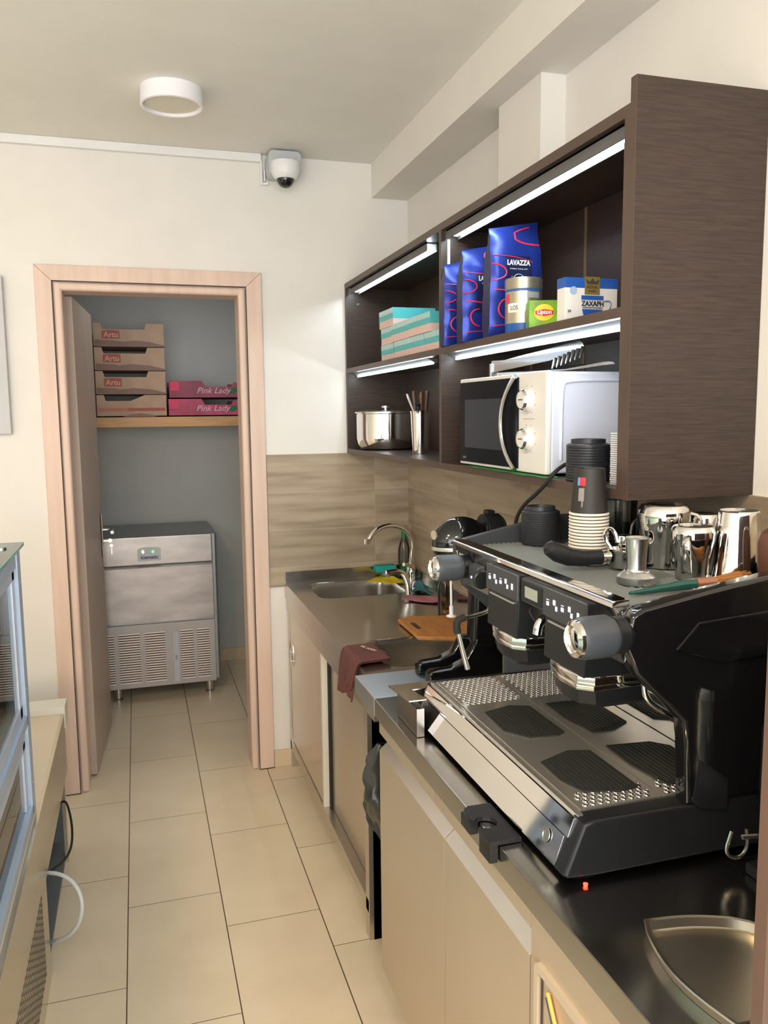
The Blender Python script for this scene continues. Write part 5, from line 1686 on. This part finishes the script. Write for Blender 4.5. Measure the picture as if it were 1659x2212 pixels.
q.box(0.985, 1.01, my0-0.003, my0, 1.490, 1.496)
obj('side_emboss', q, M_mwwhite, mw)
q = MB().tube([(1.03, my0-0.001, 1.500), (0.965, 1.705, 1.497), (0.915, 1.672, 1.482), (0.900, 1.690, 1.450), (0.902, 1.745, 1.420), (0.905, 1.810, 1.390), (0.907, 1.853, 1.356), (0.908, 1.865, 1.325), (0.92, 1.875, 1.25), (0.95, 1.88, 1.0), (0.955, 1.88, 0.893), (1.10, 1.88, 0.886)], 0.0048, 10, smooth=2)
obj('power_cord', q, M_rubber, mw)
# green cloth under the microwave
def gfn(u, v):
    return (0.924-0.014*v-0.003*math.sin(u*21), 2.205-0.46*u, 1.4632-0.004*v+0.001*math.sin(u*33))
q = MB().sheet(lambda u, v: (0.905+0.05*v+0.004*math.sin(u*23), 2.21-0.50*u, 1.4618+(0.0012 if v > 0.2 else 0.0012)*abs(math.sin(u*40+v*6))), 50, 6)
g = obj('green_cloth', q, mat('green_cloth', (0.05, 0.25, 0.07), 0.9, bump=0.5, bscale=250), angle=80)
tag(g, 'green cloth showing under the front of the microwave', 'cloth')
# tongs on the microwave
tg = thing('serving_tongs', 'shiny toothed serving tongs lying on top of the microwave', 'tongs', (1.0, 1.95, 1.713))
tz = 1.7135
def tong_arm(p0_, p1_, dz, lower, nm):
    A = Vector((*p0_, 0))
    d_ = (Vector((*p1_, 0))-A).normalized()
    side_ = Vector((-d_.y, d_.x, 0))
    top = [(0.0, 0.038), (0.06, 0.036), (0.13, 0.031), (0.22, 0.032), (0.27, 0.031), (0.33, 0.046), (0.385, 0.060), (0.405, 0.062), (0.418, 0.056), (0.424, 0.046)]
    bot = [(0.0, 0.008), (0.012, 0.005), (0.02, 0.020), (0.12, 0.021), (0.20, 0.023), (0.27, 0.022), (0.33, 0.030), (0.38, 0.040), (0.42, 0.044)]
    poly = bot+top[::-1]
    q = MB()
    def P3(p_, o_):
        bend = 0.010*math.sin(min(p_[0]/0.42, 1)*pi)
        w = A+d_*p_[0]+side_*(o_+bend*(1 if not lower else -1))
        return (w.x, w.y, tz+dz+(p_[1] if not lower else max(0.0012, p_[1]*0.40)))
    a_ = [q.bm.verts.new(P3(p_, 0)) for p_ in poly]
    b_ = [q.bm.verts.new(P3(p_, 0.0022)) for p_ in poly]
    n_ = len(poly)
    q.bm.faces.new(a_)
    q.bm.faces.new(b_[::-1])
    for i in range(n_):
        q.bm.faces.new((a_[i], b_[i], b_[(i+1) % n_], a_[(i+1) % n_]))
    bmesh.ops.triangulate(q.bm, faces=[f for f in q.bm.faces if len(f.verts) > 4])
    bmesh.ops.recalc_face_normals(q.bm, faces=q.bm.faces)
    body = obj(nm, q, mat('tongs_steel', (0.50, 0.50, 0.50), 0.22, 1.0), tg)
    for i in range(7):
        s0 = 0.296+0.0205*i
        zb = 0.026+max(0, s0-0.30)*0.165
        r_ = 0.0048
        if not lower:
            q = MB()
            pts_ = [Vector(P3((s0, zb), 0.001)), Vector(P3((s0+0.002, zb-0.012), 0.001))+side_*-0.004, Vector(P3((s0+0.004, zb-0.027), 0.001))+side_*-0.012]
            q.tube(pts_, [0.0050, 0.0046, 0.0015], 8)
            obj('tooth', q, mat('tongs_steel', (0.50, 0.50, 0.50), 0.22, 1.0), body)
    return body
tong_arm((0.990, 2.195), (1.040, 1.790), 0.012, False, 'arm')
tong_arm((1.004, 2.195), (1.130, 1.830), 0.0008, True, 'arm')
obj('hinge', MB().prism([(0.984, tz+0.0005), (1.008, tz+0.0005), (1.008, tz+0.042), (0.984, tz+0.042)], 'y', 2.188, 2.202, 0, 0.004), M_satin, tg)

# --- lid stacks on the lower right shelf
q = lid_mb(0, 0, 0, 0.047)
lidx, lidy = 0.970, 1.625
l0 = tag(obj('cup_lid', q, M_lid), 'black cup lid on the shelf beside the microwave, lowest of its stack', 'cup lid', 'cup lids stacked in the cabinet')
l0.location = (lidx, lidy, BZ)
for k_ in range(1, 12):
    o = l0.copy()
    COL.objects.link(o)
    o.location = (lidx, lidy, BZ+0.0061*k_)
    o['label'] = 'black cup lid on the shelf beside the microwave, '+rank(k_)+' in its stack'
tag(obj('cup_lid', MB().lathe([(0.047, 0), (0.0485, 0.002), (0.0485, 0.006), (0.0465, 0.008), (0.043, 0.010), (0.0385, 0.011), (0.038, 0.020), (0.034, 0.020), (0.033, 0.012), (0, 0.012)], (lidx, lidy, BZ+0.0061*12), 40, cap=False), M_lid),
    'topmost black cup lid of the tall stack beside the microwave', 'cup lid', 'cup lids stacked in the cabinet')
q = MB().prism(rrect(-0.030, 0.030, -0.030, 0.030, 0.010), 'z', 0, 0.0035, 0, 0.0008)
w0 = tag(obj('square_lid', q, mat('white_lid', (0.72, 0.75, 0.80), 0.4)), 'flat square white plastic lid against the cabinet side, lowest of its stack', 'plastic lid', 'square white lids stacked in the cabinet')
w0.location = (0.985, 1.488, BZ)
for k_ in range(1, 24):
    o = w0.copy()
    COL.objects.link(o)
    o.location = (0.985+0.0006*math.sin(k_*2.1), 1.488, BZ+0.0046*k_)
    o['label'] = 'flat square white plastic lid against the cabinet side, '+rank(k_)+' in its stack'

# ------------------------------------------------------------------ bottom right corner
# steel serving tray on the counter
tray = MB()
tp_ = []
def bow(A, B, bulge, n_=10):
    A, B = Vector(A), Vector(B)
    d_ = B-A
    nrm = Vector((d_.y, -d_.x)).normalized()
    return [tuple(A+d_*t+nrm*bulge*math.sin(pi*t)) for t in [i/n_ for i in range(n_)]]
out = bow((0.662, 0.932), (0.795, 0.893), -0.008)+bow((0.800, 0.885), (0.870, 0.735), -0.01)+bow((0.865, 0.728), (0.650, 0.722), -0.001)+bow((0.645, 0.724), (0.655, 0.925), -0.020)
cxy = (sum(p[0] for p in out)/len(out), sum(p[1] for p in out)/len(out))
def ringat(s_, z):
    return [tray.bm.verts.new((cxy[0]+(p[0]-cxy[0])*s_, cxy[1]+(p[1]-cxy[1])*s_, z)) for p in out]
R_ = [ringat(0.96, CT+0.004), ringat(1.0, CT+0.017), ringat(1.012, CT+0.019), ringat(1.0, CT+0.021), ringat(0.955, CT+0.020), ringat(0.925, CT+0.008), ringat(0.88, CT+0.006)]
for P_, Q_ in zip(R_, R_[1:]):
    for i in range(len(out)):
        tray.bm.faces.new((P_[i], P_[(i+1) % len(out)], Q_[(i+1) % len(out)], Q_[i]))
tray.bm.faces.new(R_[-1])
tray.bm.faces.new([v for v in R_[0]][::-1])
bmesh.ops.recalc_face_normals(tray.bm, faces=tray.bm.faces)
for v in tray.bm.verts:
    v.co.z -= 0.0035
tag(obj('serving_tray', tray, mat('tray_steel', (0.50, 0.46, 0.38), 0.30, 1.0), angle=50), 'curved-edge steel serving tray lying on the counter at bottom right', 'tray')
# brown board standing upright at the near end
q = MB().box(0.632, 1.200, 0.672, 0.690, CT+0.001, 1.50)
tag(obj('end_board', q, mat('brown_laminate', (0.125, 0.078, 0.060), 0.4, var=0.1, vscale=5, vstretch=(6, 6, .5))), 'brown upright board closing the counter at the right edge', 'board')
# coffee grinder in the dark gap
gr = thing('coffee_grinder', 'dark coffee grinder in the shadow right of the espresso machine', 'grinder', (1.02, 0.90, CT))
obj('body', MB().box(0.955, 1.15, 0.80, 1.00, CT+0.001, 1.22, bev=0.02, seg=3), M_blackpl, gr)
obj('base_plate', MB().box(0.90, 1.16, 0.79, 1.01, CT+0.0005, CT+0.02, bev=0.004), M_blackpl, gr)
obj('dispenser', MB().lathe([(0.026, 0), (0.030, 0.02), (0.030, 0.15), (0.024, 0.17)], (0.928, 0.975, 0.975), 24), M_chrome, gr)
obj('fork', MB().tube([(0.95, 0.975, 0.960), (0.90, 0.985, 0.955), (0.875, 0.99, 0.955)], 0.004, 8), M_satin, gr)
obj('portafilter_cradle', MB().tube([(0.872, 1.01, 0.955), (0.860, 1.01, 0.92), (0.885, 1.01, 0.905), (0.905, 1.01, 0.92), (0.900, 1.01, 0.955)], 0.003, 8, smooth=2), M_satin, gr)
t = thing('sugar_shaker', 'pale rounded shaker half hidden behind the brown board', 'shaker', (0.870, 0.850, CT))
obj('body', MB().lathe([(0.024, 0), (0.030, 0.006), (0.034, 0.03), (0.031, 0.06), (0.020, 0.075)], (0.862, 0.848, CT+0.001), 32), mat('pale_ceramic', (0.42, 0.42, 0.34), 0.25), t)
obj('spout', MB().tube([(0.862, 0.848, CT+0.072), (0.855, 0.854, CT+0.088), (0.838, 0.864, CT+0.096)], 0.006, 10), M_satin, t)

# ------------------------------------------------------------------ display case on the left
dc = thing('display_case', 'refrigerated glass display case with blue-grey frames at the left edge', 'display case', (-0.6, 1.6, 0.0))
FX = -0.320
# frame posts and rails on the service side
q = MB()
def post(y, w=0.05, z0=0.514, z1=1.262):
    q.box(FX-0.03, FX, y-w, y, z0, z1, bev=0.002)
post(2.402, 0.055)
q.box(FX-0.03, FX-0.004, 0.3, 2.36, 1.215, 1.262, bev=0.002)
q.box(FX-0.035, FX, 0.3, 2.36, 0.775, 0.805, bev=0.002)
q.box(FX-0.045, FX-0.008, 0.3, 2.36, 0.740, 0.776, bev=0.002)
q.box(FX-0.03, FX, 0.3, 2.36, 0.514, 0.545, bev=0.002)
q.box(-0.86, FX-0.03, 2.375, 2.395, 0.514, 1.262, bev=0.002)
obj('frame', q, M_bluealu, dc)
q = MB()
q.box(FX-0.026, FX-0.010, 2.305, 2.345, 0.80, 1.215, bev=0.002).box(FX-0.026, FX-0.010, 2.305, 2.345, 0.546, 0.745, bev=0.002)
q.box(FX-0.026, FX-0.010, 0.3, 2.345, 0.805, 0.838, bev=0.002).box(FX-0.026, FX-0.010, 0.3, 2.345, 1.185, 1.215, bev=0.002)
q.box(FX-0.026, FX-0.010, 0.3, 2.345, 0.715, 0.742, bev=0.002)
obj('sliding_door_frame', q, mat('pale_blue_aluminium', (0.58, 0.66, 0.80), 0.35, 0.3), dc)
q = MB().box(FX-0.021, FX-0.015, 0.3, 2.31, 0.835, 1.19).box(FX-0.021, FX-0.015, 0.3, 2.31, 0.546, 0.72)
obj('sliding_glass', q, M_glass, dc)
q = MB()
for y in (2.378,):
    for z in (1.17, 0.99, 0.87, 0.68, 0.60):
        q.lathe([(0.005, 0), (0.004, 0.002)], (FX-0.001, y, z), 12, 'x')
obj('screws', q, M_satin, dc)
q = MB().box(-0.90, FX+0.008, 0.3, 2.425, 1.265, 1.273)
gt = obj('glass_top', q, glass('top_glass', (0.80, 0.90, 0.86)), dc)
q = MB().box(FX+0.006, FX+0.009, 0.3, 2.425, 1.2645, 1.2735).box(-0.90, FX+0.008, 2.424, 2.427, 1.2645, 1.2735)
obj('glass_edge', q, M_green, gt)
obj('glass_clip', MB().lathe([(0.012, 0), (0.012, 0.004), (0.009, 0.006)], (-0.352, 2.32, 1.273), 20), M_satin, gt)
# interior
q = MB().box(-0.86, -0.85, 0.3, 2.38, 0.514, 1.262)
obj('front_pane', q, M_glass, dc)
q = MB().box(-0.85, FX-0.05, 0.3, 2.375, 0.755, 0.765)
obj('inner_shelf', q, mat('inner_shelf', (0.60, 0.68, 0.72), 0.2, 0.3), dc)
q = MB().box(-0.85, FX-0.035, 0.3, 2.375, 0.514, 0.524)
obj('inner_floor', q, mat('inner_floor', (0.45, 0.50, 0.53), 0.25, 0.6), dc)
obj('case_lamp', MB().box(-0.62, -0.59, 0.35, 2.33, 1.235, 1.250), mat('case_lamp', (1, 1, 1), 0.5, emit=(0.62, 0.80, 1.0), estr=14.0), dc)
# base cabinet of the case, continuing past it to the wall
bs_ = thing('case_base', 'beige steel base under the display case with slotted vents', 'cabinet', (-0.6, 1.8, 0.0))
FXB = -0.305
q = MB()
q.box(FXB-0.012, FXB, 0.3, 3.165, 0.295, 0.513)
q.box(FXB-0.012, FXB, 0.3, 2.395, 0.0, 0.295)
q.box(FXB-0.012, FXB, 3.03, 3.06, 0.0, 0.295)
obj('front_panel', q, mat('base_panel_beige', (0.60, 0.53, 0.41), 0.22, 0.75), bs_)
q = MB().box(-0.95, FXB-0.0005, 0.3, 3.165, 0.500, 0.5125)
obj('ledge_top', q, mat('cream_ledge', (0.72, 0.60, 0.44), 0.3), bs_)
q = MB()
q.box(-0.95, -0.94, 0.3, 3.16, 0.0, 0.50).box(-0.94, FXB-0.012, 3.145, 3.160, 0.0, 0.50).box(-0.94, FXB-0.012, 2.385, 2.395, 0.0, 0.455)
q.box(-0.94, FXB-0.012, 0.3, 3.145, 0.005, 0.02)
q.box(-0.60, -0.59, 2.395, 3.145, 0.02, 0.50)
obj('inside', q, mat('inside_blue_grey', (0.15, 0.165, 0.18), 0.5), bs_)
q = MB()
for i in range(26):
    y = 2.290-0.030*i
    for j_ in range(13):
        z = 0.078+0.0185*j_
        q.box(FXB-0.0004, FXB+0.0006, y-0.012, y-0.006, z, z+0.012)
        q.box(FXB-0.0004, FXB+0.0006, y-0.027, y-0.021, z+0.004, z+0.016)
v_ = obj('vent_slots', q, mat('slot_dark', (0.09, 0.08, 0.065), 0.7), bs_)
q = MB().tube([(-0.34, 2.50, 0.26), (-0.305, 2.44, 0.292), (-0.26, 2.40, 0.300), (-0.222, 2.36, 0.285), (-0.205, 2.34, 0.240), (-0.215, 2.34, 0.180), (-0.250, 2.36, 0.130), (-0.300, 2.42, 0.085), (-0.34, 2.50, 0.04)], 0.0058, 10, smooth=2)
obj('white_hose', q, mat('hose_white', (0.62, 0.68, 0.70), 0.4), bs_)
q = MB().tube([(-0.335, 2.45, 0.27), (-0.300, 2.46, 0.285), (-0.270, 2.56, 0.255), (-0.262, 2.72, 0.215), (-0.268, 2.84, 0.225), (-0.285, 2.92, 0.262), (-0.300, 2.96, 0.270), (-0.330, 2.99, 0.24)], 0.0038, 8, smooth=2)
obj('black_cable', q, M_rubber, bs_)
# white end cap at the wall
wcap = MB().box(-0.46, FXB+0.004, 3.168, 3.27, 0.455, 0.540, bev=0.003)
tag(obj('end_box', wcap, mat('endcap_cream', (0.80, 0.76, 0.66), 0.4)), 'small white box at the far end of the beige base, before the doorway', 'box')
